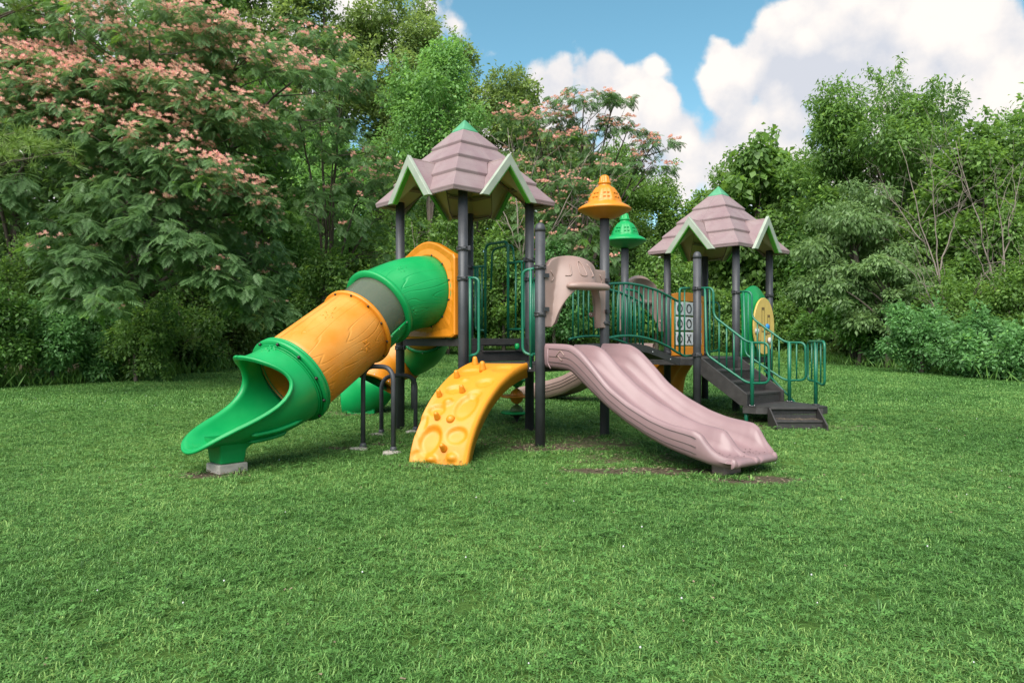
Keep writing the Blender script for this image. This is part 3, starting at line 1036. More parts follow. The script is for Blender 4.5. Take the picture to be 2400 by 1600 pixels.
# ------------------------------------------------------------------ left roofed tower
def tower_left():
    root = empty('play_tower', (-.59, 9.17, float(ground(-.59, 9.17))), 'taller play tower with dark posts and stepped mauve roof, above the tube slide', 'play tower')
    zr = 2.895
    post(root, A, zr + .06, clamps=(2.03, 1.12), toward=B)
    post(root, B, zr + .06, clamps=(2.27, 1.925), toward=[A, E_])
    post(root, C, zr + .06, clamps=(2.225, 1.98), toward=[D, B])
    post(root, D, zr + .06, clamps=(2.22,), toward=C)
    deck_poly(root, [A, B, C, D], Z1)
    ctr = np.array([-.59, 9.17])
    d = C - A
    add_roof(root, -.597, 9.165, zr, math.atan2(d[1], d[0]))
    # sockets that hold the post heads
    # step up from the lower platform: dark riser with a foot slot
    dd = unit(C - B); n = perp_out(B, C, ctr)
    s0, s1 = B + dd * .06, C - dd * .06
    ln = np.linalg.norm(s1 - s0)
    sp = lambda a, z, o=0.0: N3(s0 + dd * a + n * o, z)
    fr = MB()
    fr.prism([sp(0, Z1 + .002, .02), sp(ln, Z1 + .002, .02), sp(ln, Z1 - .075, .02), sp(0, Z1 - .075, .02)], N3(-n * .03, 0))
    fr.prism([sp(0, Z1 - .15, .02), sp(ln, Z1 - .15, .02), sp(ln, Z2 + .004, .02), sp(0, Z2 + .004, .02)], N3(-n * .03, 0))
    fr.prism([sp(0, Z1 - .076, .02), sp(.24, Z1 - .076, .02), sp(.24, Z1 - .149, .02), sp(0, Z1 - .149, .02)], N3(-n * .03, 0))
    fr.prism([sp(ln - .16, Z1 - .076, .02), sp(ln, Z1 - .076, .02), sp(ln, Z1 - .149, .02), sp(ln - .16, Z1 - .149, .02)], N3(-n * .03, 0))
    o = fr.build('step_riser', M['deck'], root, bevel=.004)
    MB().prism([sp(.22, Z1 - .142, .05), sp(ln - .02, Z1 - .142, .05), sp(ln - .02, Z1 - .162, .05), sp(.22, Z1 - .162, .05)], N3(-n * .16, 0)).build('foot_rest', M['deck'], o, bevel=.006)
    # guard rail with tall entry arch on the rear edge
    e = unit(C - D); el = np.linalg.norm(C - D)
    ep = lambda t, z, off=0.0: N3(D + e * t * el + off * np.array([e[1], -e[0]]), z)
    t1, t2 = .285, .665
    rail_loop(root, [ep(t1, Z1 + .0), ep(t1, 2.50), ep(t2, 2.50), ep(t2, Z1)], .0185, False, 'entry_arch', .10)
    rail_loop(root, [ep(t1, 1.9, -.10), ep(t1 + .02, 2.44, -.10), ep(t2 - .02, 2.47, -.10), ep(t2 + .10, 2.235, 0)], .014, False, 'arch_brace', .10)
    for a, b_ in ((.05, t1), (t2, .955)):
        rail_loop(root, [ep(a, 2.215), ep(b_, 2.215)], .0165, False)
        if a < .1:
            rail_loop(root, [ep(a + .06, 2.2), ep(a + .06, 1.36), ep(b_, 1.345)], .0165, False)
        else:
            rail_loop(root, [ep(a, 1.355), ep(b_ - .02, 1.355), ep(b_ - .02, 2.2)], .0165, False)
        for k in (.42, .75):
            t = a + (b_ - a) * k
            bar(root, ep(t, 1.35), ep(t, 2.21), .013)
    # guard rail on the far left edge, mostly hidden
    for p in (0.15, .4, .65, .9):
        q = A + (D - A) * p
        if p > .5: bar(root, N3(q, 1.35), N3(q, 2.2), .013)


tower_left()


# ------------------------------------------------------------------ long tube slide
def frame_at(t):
    t = t / np.linalg.norm(t)
    s = np.cross(t, [0, 0, 1.0]); s /= np.linalg.norm(s)
    up = np.cross(s, t)
    return t, s, up


def tube_grid(cs, r, a0=0.0, a1=2 * math.pi, na=48, ta=None, tb=None):
    """rows of a tube wall along centre points; angle measured from the crown; start and end tangents may be given"""
    cs = np.array(cs, float); m = len(cs)
    tg = np.gradient(cs, axis=0)
    if ta is not None: tg[0] = ta
    if tb is not None: tg[-1] = tb
    rows = []; uv = []
    rr = np.broadcast_to(np.asarray(r, float), (m,))
    ln = np.concatenate([[0], np.cumsum(np.linalg.norm(np.diff(cs, axis=0), axis=1))])
    for i in range(m):
        t, s, up = frame_at(tg[i])
        th = np.linspace(a0, a1, na)
        rows.append([cs[i] + rr[i] * (math.cos(q) * up + math.sin(q) * s) for q in th])
        uv.append([(ln[i], q * .44) for q in th])
    return np.array(rows), np.array(uv)


def ring(c, t, r0, r1, w):
    """flange: flat ring of inner radius r0, outer r1, thickness w, about axis t"""
    t, s, up = frame_at(np.array(t, float)); mb = MB(); n = 56
    P = []
    for k in range(n):
        a = 2 * math.pi * k / n
        q = math.cos(a) * up + math.sin(a) * s
        P.append([c + q * r0 - t * w / 2, c + q * (r1 - .006) - t * w / 2, c + q * r1 - t * w * .25, c + q * r1 + t * w * .25, c + q * (r1 - .006) + t * w / 2, c + q * r0 + t * w / 2])
    P = np.array(P + [P[0]])
    mb.grid(P)
    return mb


def hermite(p0, t0, p1, t1, n):
    s = np.linspace(0, 1, n)[:, None]
    return (2 * s ** 3 - 3 * s ** 2 + 1) * p0 + (s ** 3 - 2 * s ** 2 + s) * t0 + (-2 * s ** 3 + 3 * s ** 2) * p1 + (s ** 3 - s ** 2) * t1


def flower_relief(parent, cs_pt, nrm, along, s, mat, kind):
    """small raised moulding on a tube wall: a five petalled flower or a dragonfly"""
    nrm = unit(nrm); along = unit(along - nrm * np.dot(along, nrm)); side = np.cross(nrm, along)
    mb = MB()
    def petal(cx, cy, l, w, a):
        n = 12
        base = []
        for k in range(n):
            t = 2 * math.pi * k / n
            x, y = l * math.cos(t), w * math.sin(t)
            X, Y = cx + x * math.cos(a) - y * math.sin(a), cy + x * math.sin(a) + y * math.cos(a)
            base.append((X, Y))
        c0 = cs_pt + nrm * .016
        top = [cs_pt + along * (cx + (X - cx) * .6) + side * (cy + (Y - cy) * .6) + nrm * .014 for X, Y in base]
        bot = [cs_pt + along * X + side * Y - nrm * .012 for X, Y in base]
        mb.add(bot + top + [cs_pt + along * cx + side * cy + nrm * .018], [[i, (i + 1) % n, n + (i + 1) % n, n + i] for i in range(n)] + [[n + i, n + (i + 1) % n, 2 * n] for i in range(n)], smooth=True)
    if kind == 'flower':
        for k in range(5):
            a = k * 1.2566 + .3
            petal(.52 * s * math.cos(a), .52 * s * math.sin(a), .34 * s, .17 * s, a)
        petal(0, 0, .17 * s, .17 * s, 0)
        petal(-1.35 * s, -.1 * s, .55 * s, .06 * s, .15)
    else:
        petal(.2 * s, 0, .9 * s, .09 * s, 0)
        for sg in (-1, 1):
            petal(.45 * s, sg * .42 * s, .42 * s, .13 * s, sg * 1.2)
            petal(.08 * s, sg * .36 * s, .34 * s, .11 * s, sg * 1.75)
        petal(1.1 * s, 0, .15 * s, .14 * s, 0)
    mb.build(kind + '_moulding', mat, parent)


def tube_slide():
    C0 = N3((A + B) / 2, 1.80); C1 = u(888, 721, 8.35); C2 = u(836, 767, 8.05); C3 = u(681, 890, 7.28)
    Rr = .415
    foot = u(512, 1103, 6.68)
    root = empty('tube_slide', (foot[0], foot[1], 0), 'long green and orange tube slide from the taller tower to an open green mouth', 'slide')
    ab = unit(B - A); n = perp_out(A, B, np.array([-.59, 9.17])); n3 = N3(n, 0)
    # entry panel between the two posts
    W2 = np.linalg.norm(B - A) / 2 - .075
    O = (A + B) / 2 + n * .02
    zb, zt = Z1 + .01, 2.27
    outer = []
    for a in np.linspace(-1, 1, 29):
        x = a * W2
        hump = .19 * max(0, math.cos(a * math.pi / 2 * 1.02)) ** 1.25
        outer.append((x, zt - .06 + hump))
    poly = [(-W2, zb)] + outer + [(W2, zb)]
    mb = MB()
    # the panel is a ring between the outline and the round hole
    m = 72
    hole = [(Rr * .985 * math.sin(2 * math.pi * k / m), C0[2] + Rr * .985 * math.cos(2 * math.pi * k / m)) for k in range(m)]
    def hit(k):
        dx, dz = math.sin(2 * math.pi * k / m), math.cos(2 * math.pi * k / m)
        best = 1e9
        pp = poly + [poly[0]]
        for (x1, z1), (x2, z2) in zip(pp[:-1], pp[1:]):
            ex, ez = x2 - x1, z2 - z1
            den = dx * ez - dz * ex
            if abs(den) < 1e-9: continue
            t = ((x1) * ez - (z1 - C0[2]) * ex) / den
            s_ = ((x1) * dz - (z1 - C0[2]) * dx) / den
            if t > 0 and -1e-6 <= s_ <= 1 + 1e-6: best = min(best, t)
        return (dx * best, C0[2] + dz * best)
    out = [hit(k) for k in range(m)]
    P3 = lambda q, o: N3(O + ab * q[0] + n * o, q[1])
    mid1 = [(h[0] * .82 + o_[0] * .18, h[1] * .82 + o_[1] * .18) for h, o_ in zip(hole, out)]
    mid2 = [(h[0] * .45 + o_[0] * .55, h[1] * .45 + o_[1] * .55) for h, o_ in zip(hole, out)]
    mid3 = [(h[0] * .08 + o_[0] * .92, h[1] * .08 + o_[1] * .92) for h, o_ in zip(hole, out)]
    rows = []
    for k in list(range(m)) + [0]:
        rib = .004 * (k % 3 == 0)
        rows.append([P3(hole[k], -.04), P3(hole[k], .035), P3(mid1[k], .050), P3(mid2[k], .030 + rib), P3(mid3[k], .045), P3(out[k], .035), P3(out[k], -.04), P3(hole[k], -.04)])
    mb.grid(np.array(rows), smooth=False)
    pan = mb.build('entry_panel', M['orange'], root, bevel=.006)
    # green bend leaving the panel
    d23 = unit(C3 - C2)
    cs = hermite(C0 + n3 * .02, n3 * .75, C1, d23 * .55, 15)
    Gr, uv = tube_grid(cs, Rr, ta=n3)
    o = MB().grid(Gr, uv=uv, flip=True).build('green_bend', M['green_grain'], root); finish(o, solid=.014)
    ring(C0 + n3 * .05, n3, Rr - .012, Rr + .045, .022).build('flange', M['green'], o)
    t1 = cs[-1] - cs[-2]
    ring(C1, t1, Rr - .012, Rr + .055, .05).build('flange', M['green'], o)
    for k in range(12):
        t, s, up = frame_at(n3); a = 2 * math.pi * (k + .5) / 12
        q = math.cos(a) * up + math.sin(a) * s
        bolt(o, C0 + n3 * .062 + q * (Rr + .026), n3, 1.25)
    mid = cs[8]
    t, s, up = frame_at(cs[9] - cs[7])
    nv = unit(up * .75 + s * .65 if np.dot(s, [0, -1, 0]) > 0 else up * .75 - s * .65)
    flower_relief(o, mid + nv * Rr, nv, cs[4] - cs[8], .085, M['green'], 'dragonfly')
    nv2 = unit(-up * .45 + (s if np.dot(s, [0, -1, 0]) > 0 else -s))
    flower_relief(o, cs[9] + nv2 * Rr, nv2, cs[4] - cs[8], .075, M['green'], 'flower')
    nv3 = unit(up * 1.0 + (-s if np.dot(s, [0, -1, 0]) > 0 else s) * .55)
    flower_relief(o, cs[6] + nv3 * (Rr + .004), nv3, cs[4] - cs[8], .10, M['green'], 'flower')
    # short section: smoked clear roof over a green trough
    cs2 = np.linspace(C1, C2, 6)
    _, s_, up_ = frame_at(d23)
    front = 1 if np.dot(s_, [0, -1, 0]) > 0 else -1
    lo, hi = (-1.55, 1.95) if front > 0 else (-1.95, 1.55)
    Gc, uvc = tube_grid(cs2, Rr - .02, lo, hi, 40)
    o = MB().grid(Gc, flip=True).build('clear_window', M['clear'], root); finish(o, solid=.006)
    Gg, uvg = tube_grid(cs2, Rr - .004, hi, lo + 2 * math.pi, 30)
    o2 = MB().grid(Gg, uv=uvg, flip=True).build('green_trough', M['green'], root); finish(o2, solid=.014)
    for a in (lo, hi):
        q = math.cos(a) * up_ + math.sin(a) * s_
        tt = np.cross(q, d23)
        MB().tube([C1 + q * (Rr + .002), C2 + q * (Rr + .002)], .014, 8).build('seam_strip', M['green'], o2)
        for f in (.15, .5, .85):
            bolt(o2, C1 + (C2 - C1) * f + q * (Rr + .012), q, .9, _screw, 'screw')
    q = math.cos(hi if front > 0 else lo) * up_ + math.sin(hi if front > 0 else lo) * s_
    flower_relief(o2, C1 + (C2 - C1) * .5 + unit(q - up_ * .4) * (Rr + .002), unit(q - up_ * .4), d23, .06, M['green'], 'dragonfly')
    # orange straight
    cs3 = np.linspace(C2, C3, 10)
    Go, uvo = tube_grid(cs3, np.linspace(Rr, Rr + .008, 10), na=60)
    o = MB().grid(Go, uv=uvo, flip=True).build('orange_tube', M['orange_grain'], root); finish(o, solid=.014)
    ring(C2 + d23 * .01, d23, Rr - .012, Rr + .045, .045).build('flange', M['orange'], o)
    for k in range(12):
        a = 2 * math.pi * (k + .3) / 12; q = math.cos(a) * up_ + math.sin(a) * s_
        bolt(o, C2 - d23 * .012 + q * (Rr + .024), -d23, 1.2)
        bolt(o, C2 + d23 * .036 + q * (Rr + .024), d23, 1.2)
    sd = s_ * front
    for f, w, knd, sz in ((.42, unit(up_ * 1.0 + sd * .42), 'flower', .10), (.30, unit(sd * 1.0 - up_ * .05), 'dragonfly', .10), (.40, unit(up_ * .95 - sd * .85), 'flower', .11)):
        flower_relief(o, C2 + (C3 - C2) * f + w * (Rr + .004), w, d23, sz, M['orange'], knd)
    ring(C3 - d23 * .03, d23, Rr - .01, Rr + .058, .03).build('flange', M['green'], root)
    # green open mouth
    LIP = u(438, 1056, 6.50); LIP[2] = .225
    hd = unit((LIP - C3)[:2]); h3 = N3(hd, 0)
    dist = np.dot(LIP[:2] - C3[:2], hd)
    end_c = np.array([C3[0] + hd[0] * dist, C3[1] + hd[1] * dist, LIP[2] + .36])
    cc = hermite(C3, d23 * 1.05, end_c, h3 * 1.0, 41)
    tgs = np.gradient(cc, axis=0); tgs[0] = d23
    na = 141
    ETH = np.linspace(0, 3.15, 80)
    ESM = np.interp(ETH, [0, .5, .75, .95, 1.1, 1.22, 1.35, 1.5, 1.7, 1.95, 2.25, 2.7, 3.15], [1.0, .995, .97, .90, .78, .63, .47, .34, .25, .22, .28, .43, .50])
    ESM = np.convolve(np.pad(ESM, 5, mode='edge'), np.ones(11) / 11, 'valid')
    ths = np.linspace(-math.pi, math.pi, na)               # 0 is the floor
    edge = lambda a: float(np.interp(abs(a), ETH, ESM))
    nr = 30
    P = np.zeros((nr, na, 3)); UVm = np.zeros((nr, na, 2))
    rad = np.interp(np.linspace(0, 1, 41), [0, .4, .75, 1], [Rr + .008, Rr, .37, .36])
    flare = np.interp(np.linspace(0, 1, 41), [0, .5, .8, 1], [1, 1.0, 1.03, 1.0])
    for j, th in enumerate(ths):
        for i in range(nr):
            f = i / (nr - 1) * edge(th) * 40
            k = min(int(f), 39); w = f - k
            c = cc[k] * (1 - w) + cc[k + 1] * w; t = tgs[k] * (1 - w) + tgs[k + 1] * w
            r = rad[k] * (1 - w) + rad[k + 1] * w; fl = flare[k] * (1 - w) + flare[k + 1] * w
            t, s, up = frame_at(t)
            p = c - up * math.cos(th) * r + s * math.sin(th) * r * fl
            # the last stretch rolls over outwards
            roll = max(0, (i / (nr - 1) - .88) / .12)
            p = p + (s * math.sin(th) - up * math.cos(th)) * roll ** 2 * .022
            # round the tongue in plan
            p = p - h3 * .15 * min(1.3, (th / 1.05) ** 2) * (f / 40) ** 4
            P[i, j] = p; UVm[i, j] = (f / 40, th * .4)
    o = MB().grid(P, uv=UVm).build('exit_mouth', M['green'], root); finish(o, solid=-.024)
    bmr = MB().tube([P[-1, j] for j in range(0, na, 2)], .017, 8).build('rolled_rim', M['green'], o)
    ring(C3 + d23 * .012, d23, Rr - .01, Rr + .064, .05).build('flange', M['green'], o)
    for off, rr_ in ((.055, .030), (.075, .020)):
        ring(C3 + d23 * off, d23, Rr - .01, Rr + rr_, .010).build('ridge', M['green'], o)
    for k in range(11):
        a = 2 * math.pi * (k + .5) / 11; q = math.cos(a) * up_ + math.sin(a) * s_
        bolt(o, C3 + d23 * .045 + q * (Rr + .044), unit(d23 + q * .4), 1.6)
    # two raised ribs along the flank of the mouth
    for th, a0, a1 in ((.80, .22, .62), (.50, .30, .60)):
        th = th * front
        pts = []
        for f in np.linspace(a0, a1, 12):
            k = int(f * 40); t, s, up = frame_at(tgs[k])
            q = -up * math.cos(th) + s * math.sin(th)
            pts.append(cc[k] + q * (rad[k] + .012))
        rr2 = np.array([.004] + [.02] * 10 + [.004])
        MB().tube(pts, rr2, 8).build('rib', M['green'], o)
    t, s, up = frame_at(tgs[5]); q = unit(up + s * front * .2)
    flower_relief(o, cc[5] + q * (Rr + .002), q, d23, .085, M['green'], 'flower')
    # pedestal and concrete footing
    fz = .075
    k = 26; c = cc[k]
    sx = np.array([hd[1], -hd[0], 0])
    base_c = np.array([c[0], c[1], 0]) 
    def rect(cn, a, b, z): return [cn + h3 * a + sx * b + np.array([0, 0, z - cn[2]]), cn + h3 * a - sx * b + np.array([0, 0, z - cn[2]]), cn - h3 * a - sx * b + np.array([0, 0, z - cn[2]]), cn - h3 * a + sx * b + np.array([0, 0, z - cn[2]])]
    bt = rect(base_c, .115, .115, fz); tp = rect(base_c, .13, .13, .20); t2 = rect(base_c - h3 * .06, .21, .16, .31)
    pd = MB().add(bt + tp + t2, [[3, 2, 1, 0]] + [[i, (i + 1) % 4, 4 + (i + 1) % 4, 4 + i] for i in range(4)] + [[4 + i, 4 + (i + 1) % 4, 8 + (i + 1) % 4, 8 + i] for i in range(4)])
    pd.build('pedestal', M['green'], root, bevel=.015)
    fb = MB().box((base_c[0], base_c[1], .022), (.28, .26, .105), rz=math.atan2(hd[1], hd[0]))
    fb.build('concrete_footing', M['concrete'], root, bevel=.012)


tube_slide()


# ------------------------------------------------------------------ hoops under the tube
def pipe_hoop(px1, px2, d1, d2, topz, label):
    p = u(px1, 800, d1)[:2]; q = u(px2, 800, d2)[:2]
    zp, zq = float(ground(*p)), float(ground(*q))
    root = empty('pipe_hoop', N3((p + q) / 2, min(zp, zq)), label, 'climbing hoop', 'dark pipe hoops under the tube slide')
    P = fillet([N3(p, zp - .04), N3(p, topz), N3(q, topz), N3(q, zq - .04)], .17, 8)
    o = MB().tube(P, .026, 12).build('hoop', M['post'], root)
    m = (p + q) / 2
    MB().lathe([(.0275, -.004), (.029, 0), (.0275, .004)], 14).mesh('x', M['post'])
    for c, z in ((p, zp), (q, zq)):
        MB().lathe([(.038, z - .01), (.038, z + .035), (.030, z + .06), (.026, z + .062)], 14, N3(c, 0)).build('sleeve', M['post'], o)
        mb = MB().lathe([(.0, z - .01), (.11, z - .01), (.09, z + .012), (.03, z + .02)], 12, N3(c + np.array([-.03, -.02]), 0), lambda t, zz: 1 + .25 * math.sin(3 * t + c[0] * 9))
        mb.build('concrete_collar', M['concrete'], root)


pipe_hoop(851, 922, 7.95, 7.72, .93, 'taller dark pipe hoop standing directly under the orange tube')
pipe_hoop(894, 974, 8.85, 9.05, .78, 'lower dark pipe hoop behind the taller one, beside the tower post')
# chute hoops are plain bent pipe; the spiral slide behind them is separate


# ------------------------------------------------------------------ spiral tube slide behind the tower
def spiral_slide():
    pts = [np.array([-.98, 9.66, 1.72]), np.array([-1.22, 10.0, 1.50]), np.array([-1.25, 10.5, 1.22]), np.array([-1.46, 10.95, 1.04]), np.array([-1.80, 10.98, .90]), np.array([-2.00, 10.84, .72]), np.array([-2.06, 10.74, .56])]
    cs = []
    for i in range(len(pts) - 1):
        a, b = pts[i], pts[i + 1]
        ta = (pts[i + 1] - pts[max(i - 1, 0)]) / 2; tb = (pts[min(i + 2, len(pts) - 1)] - pts[i]) / 2
        cs += list(hermite(a, ta, b, tb, 9)[:-1])
    cs.append(pts[-1]); cs = np.array(cs)
    root = empty('spiral_slide', (-2.2, 10.6, float(ground(-2.2, 10.6))), 'curled green and orange tube slide behind the tower, its green mouth low on the grass', 'slide')
    Rr = .325
    n = len(cs) - 1
    segs = [(0, .26, 'orange'), (.26, .57, 'green'), (.57, 1.0, 'orange')]
    for a, b, c in segs:
        i0, i1 = int(a * n), int(b * n)
        g, uv = tube_grid(cs[i0:i1 + 1], Rr, na=40)
        o = MB().grid(g, uv=uv, flip=True).build(c + '_bend', M[c], root); finish(o, solid=.012)
        for k in (i0, i1):
            t = cs[min(k + 1, n)] - cs[max(k - 1, 0)]
            ring(cs[k], t, Rr - .01, Rr + .045, .04).build('flange', M[c], o)
            tt, s, up = frame_at(t)
            for q in range(10):
                aa = 2 * math.pi * q / 10; v = math.cos(aa) * up + math.sin(aa) * s
                bolt(o, cs[k] + v * (Rr + .045), v, 1.0, _screw, 'screw')
    i0 = n
    e = hermite(cs[i0], (cs[i0] - cs[i0 - 1]) * 6, np.array([-2.40, 10.92, .36]), np.array([-.50, .22, 0]), 16)
    tgs = np.gradient(e, axis=0)
    P = []
    for j, th in enumerate(np.linspace(-math.pi, math.pi, 41)):
        row = []
        ed = float(np.interp(abs(th), [0, .9, 1.3, 1.7, 2.2, 3.15], [1, .98, .92, .86, .82, .8]))
        for i in range(16):
            f = i * ed; k = min(int(f), 14); w = f - k
            c = e[k] * (1 - w) + e[k + 1] * w; t, s, up = frame_at(tgs[k])
            row.append(c - up * math.cos(th) * (Rr + .01) + s * math.sin(th) * (Rr + .03))
        P.append(row)
    o = MB().grid(np.array(P).transpose(1, 0, 2)).build('exit_mouth', M['green'], root); finish(o, solid=-.02)
    c = e[9]; zg = float(ground(c[0], c[1]))
    MB().prism([(c[0] - .2, c[1] - .22, zg - .02), (c[0] + .2, c[1] - .22, zg - .02), (c[0] + .2, c[1] + .22, zg - .02), (c[0] - .2, c[1] + .22, zg - .02)], (0, 0, .16)).build('pedestal', M['green'], root, bevel=.02)
    # mast that carries the bends
    for p in ((-1.5, 11.05),):
        zz = float(ground(*p)); MB().tube([(p[0], p[1], zz - .05), (p[0], p[1], .72)], .04, 12).build('mast', M['post'], root)


spiral_slide()


# ------------------------------------------------------------------ middle platform with bell topped post
BELL = [(.0, .425), (.028, .424), (.048, .408), (.058, .380), (.062, .345), (.078, .336), (.080, .318), (.068, .312), (.078, .290), (.103, .274), (.110, .268), (.135, .235), (.152, .205), (.165, .180), (.178, .150), (.190, .120), (.197, .102), (.205, .088),
        (.235, .075), (.290, .045), (.316, .022), (.318, .008), (.305, -.002), (.20, -.055), (.12, -.092), (.062, -.095)]


def bell(parent, p, z, mat, label):
    def ribs(t, zz):
        if .10 < zz < .27:
            a = (t * 8 / (2 * math.pi)) % 1.0
            return 1.0 + .06 * (1 if .33 < a < .67 else 0)
        if zz > .34 and zz < .41:
            return 1 + .06 * math.cos(10 * t)
        return 1.0
    o = MB().lathe([(a, b) for a, b in BELL], 64, (p[0], p[1], z), ribs).build('bell_cap', mat, parent)
    o['label'] = label
    # little raised tile mouldings between the ribs
    mb = MB()
    for k in range(8):
        t = 2 * math.pi * (k + .0) / 8
        for zz, r in ((.145, .184), (.195, .163)):
            for s in (-1, 1):
                a = t + s * .13
                c = np.array([p[0] + r * math.cos(a), p[1] + r * math.sin(a), z + zz])
                mb.box(c, (.014, .030, .016), rz=a)
    mb.build('tile_moulding', mat, o, bevel=.004)


def middle_platform():
    root = empty('play_platform', (.55, 8.7, float(ground(.55, 8.7))), 'lower middle platform with one plain domed post and one post topped by an orange bell', 'play platform')
    post(root, E_, 2.43, dome=True, clamps=(2.02, 1.50), toward=[N3(F_, 0)[:2]])
    pF = post(root, F_, 2.68, clamps=(1.86, 1.42), toward=None, label='dark post carrying the orange bell')
    bell(pF, F_, 2.755, M['orange'], 'orange ribbed bell shaped cap')
    P1 = F_ + np.array([-.38, .56])
    deck_poly(root, [B + unit(E_ - B) * .05, E_, F_, P1, C, B + unit(C - B) * .06], Z2)
    # two short hand rails beside the climbing ramp
    d = unit(E_ - B); n = perp_out(B, E_, np.array([.2, 9]))
    w = lambda t, z: N3(B + (E_ - B) * t + n * .045, z)
    for pts, vb in (([(.10, 1.925), (.235, 1.92), (.235, 1.06), (.11, 1.035)], .12), ([(.945, 2.0), (.80, 1.985), (.80, 1.08), (.93, 1.045)], .90)):
        P = [w(*q) for q in pts]
        o = rail_loop(root, P, .0165, False, 'hand_rail', .10)
        bar(o, w(vb, 2.0 if vb > .5 else 1.925), w(vb, .90), .0165, 'upright')
        bolt(o, w(vb, .905) + N3(n * .018, 0), N3(n, 0), 1.3, _screw, 'screw')
    # grip lever on the riser
    MB().lathe([(.0, .04), (.018, .038), (.03, .02), (.03, -.015), (.018, -.035), (0, -.04)], 12, u(1212, 812, 8.85)).build('grip', M['green'], root)


middle_platform()


# ------------------------------------------------------------------ orange climbing ramp
def climbing_ramp():
    d = unit(E_ - B); n = perp_out(B, E_, np.array([.2, 9]))
    top_c = u(1170, 852, 8.12); bot_c = u(1026, 1086, 7.06)
    root = empty('climbing_ramp', (bot_c[0], bot_c[1], 0), 'curved orange climbing ramp with pegs and hollows, muddy at its foot', 'climbing ramp')
    tl, tr = u(1107, 852, 8.22), u(1234, 852, 8.04); bl, br = u(960, 1078, 7.22), u(1091, 1092, 6.98)
    tl[2] = tr[2] = .955; bl[2] = br[2] = -.03
    nu, nv = 84, 40
    def prof(t):          # t 0 at the top .. 1 at the foot -> (horizontal fraction, height)
        a = t * 1.22 + .20
        h = (math.sin(a) - math.sin(.20)) / (math.sin(1.42) - math.sin(.20))
        z = (math.cos(a) - math.cos(1.42)) / (math.cos(.20) - math.cos(1.42))
        return h, z
    def base(t, v):
        h, z = prof(t)
        p = (tl * (1 - v) + tr * v) * (1 - h) + (bl * (1 - v) + br * v) * h
        p[2] = -.03 + z * .985
        return p
    def nrm(t, v):
        e = 1e-3
        a = base(min(t + e, 1), v) - base(max(t - e, 0), v); b = base(t, min(v + e, 1)) - base(t, max(v - e, 0))
        q = np.cross(a, b); q /= np.linalg.norm(q)
        return q if q[2] > 0 else -q
    dents = [(.82, .27, .085, .16, .055), (.78, .72, .05, .15, .035), (.60, .20, .035, .12, .03), (.56, .68, .09, .15, .035), (.41, .28, .035, .12, .028),
             (.33, .72, .04, .12, .026), (.19, .25, .05, .18, .026), (.73, .05, .07, .07, .02), (.12, .74, .05, .14, .026), (.45, .70, .03, .10, .02), (.93, .16, .03, .12, .015)]
    lumps = [(.95, .38, .028, .10, .05), (.53, .33, .028, .09, .035), (.93, .74, .03, .10, .04), (.30, .33, .02, .07, .02)]
    def disp(t, v):
        q = 0.0
        for a, b, ra, rb, h in dents:
            r2 = ((t - a) / ra) ** 2 + ((v - b) / rb) ** 2
            if r2 < 1.6: q -= h * min(1, max(0, 1.6 - r2) * 1.3) * (1.0 - .35 * min(1, max(0, (t - a) / ra + .5)))
        for a, b, ra, rb, h in lumps:
            r2 = ((t - a) / ra) ** 2 + ((v - b) / rb) ** 2
            if r2 < 1: q += h * (1 - r2) ** .7
        return q
    P = np.zeros((nu, nv, 3))
    for i in range(nu):
        for j in range(nv):
            t, v = i / (nu - 1), j / (nv - 1)
            e = min(v, 1 - v)
            rim = .012 * max(0, 1 - e / .06)
            P[i, j] = base(t, v) + nrm(t, v) * (disp(t, v) + rim)
    mb = MB().grid(P, flip=False)
    # side skirts with a step in them
    for j in (0, nv - 1):
        rows = []
        for i in range(nu):
            t = i / (nu - 1); v = j / (nv - 1); nn = nrm(t, v)
            sd = unit(tr - tl) * (1 if j else -1)
            p = P[i, j]
            w = .17 * (1 - .35 * t)
            rows.append([p, p + sd * .012 - nn * .012, p + sd * .016 - nn * w * .45, p + sd * .004 - nn * w * .5, p + sd * .006 - nn * w, p - sd * .01 - nn * w])
        mb.grid(np.array(rows), flip=(j == 0), smooth=True)
    mb.grid(np.array([[P[0, j], P[0, j] - np.array([0, 0, .10])] for j in range(nv)]), smooth=False)
    o = mb.build('ramp_surface', M['orange_dirty'], root)
    for t, v, s in ((.035, .11, 1.1), (.145, .42, 1.15), (.27, .13, 1.0), (.43, .46, 1.0), (.475, .10, .95), (.66, .28, 1.0), (.875, .57, 1.1)):
        c = base(t, v); nn = nrm(t, v); ax = unit(nn + np.array([0, 0, .35]))
        q = Vector(ax).to_track_quat('Z', 'Y').to_matrix().to_4x4()
        peg = MB().lathe([(.036 * s, -.02), (.033 * s, .01), (.025 * s, .055 * s), (.021 * s, .072 * s), (.012 * s, .080 * s), (0, .082 * s)], 16).mesh('peg', M['orange_dirty'])
        link('peg', peg, root, M=Matrix.Translation(Vector(c)) @ q)
    c = base(.665, .52); q = Vector(nrm(.665, .52)).to_track_quat('Z', 'Y').to_matrix().to_4x4()
    link('round_hold', MB().lathe([(.048, -.01), (.043, .015), (.028, .035), (0, .042)], 16).mesh('round_hold', M['orange_dirty']), root, M=Matrix.Translation(Vector(c)) @ q)


climbing_ramp()


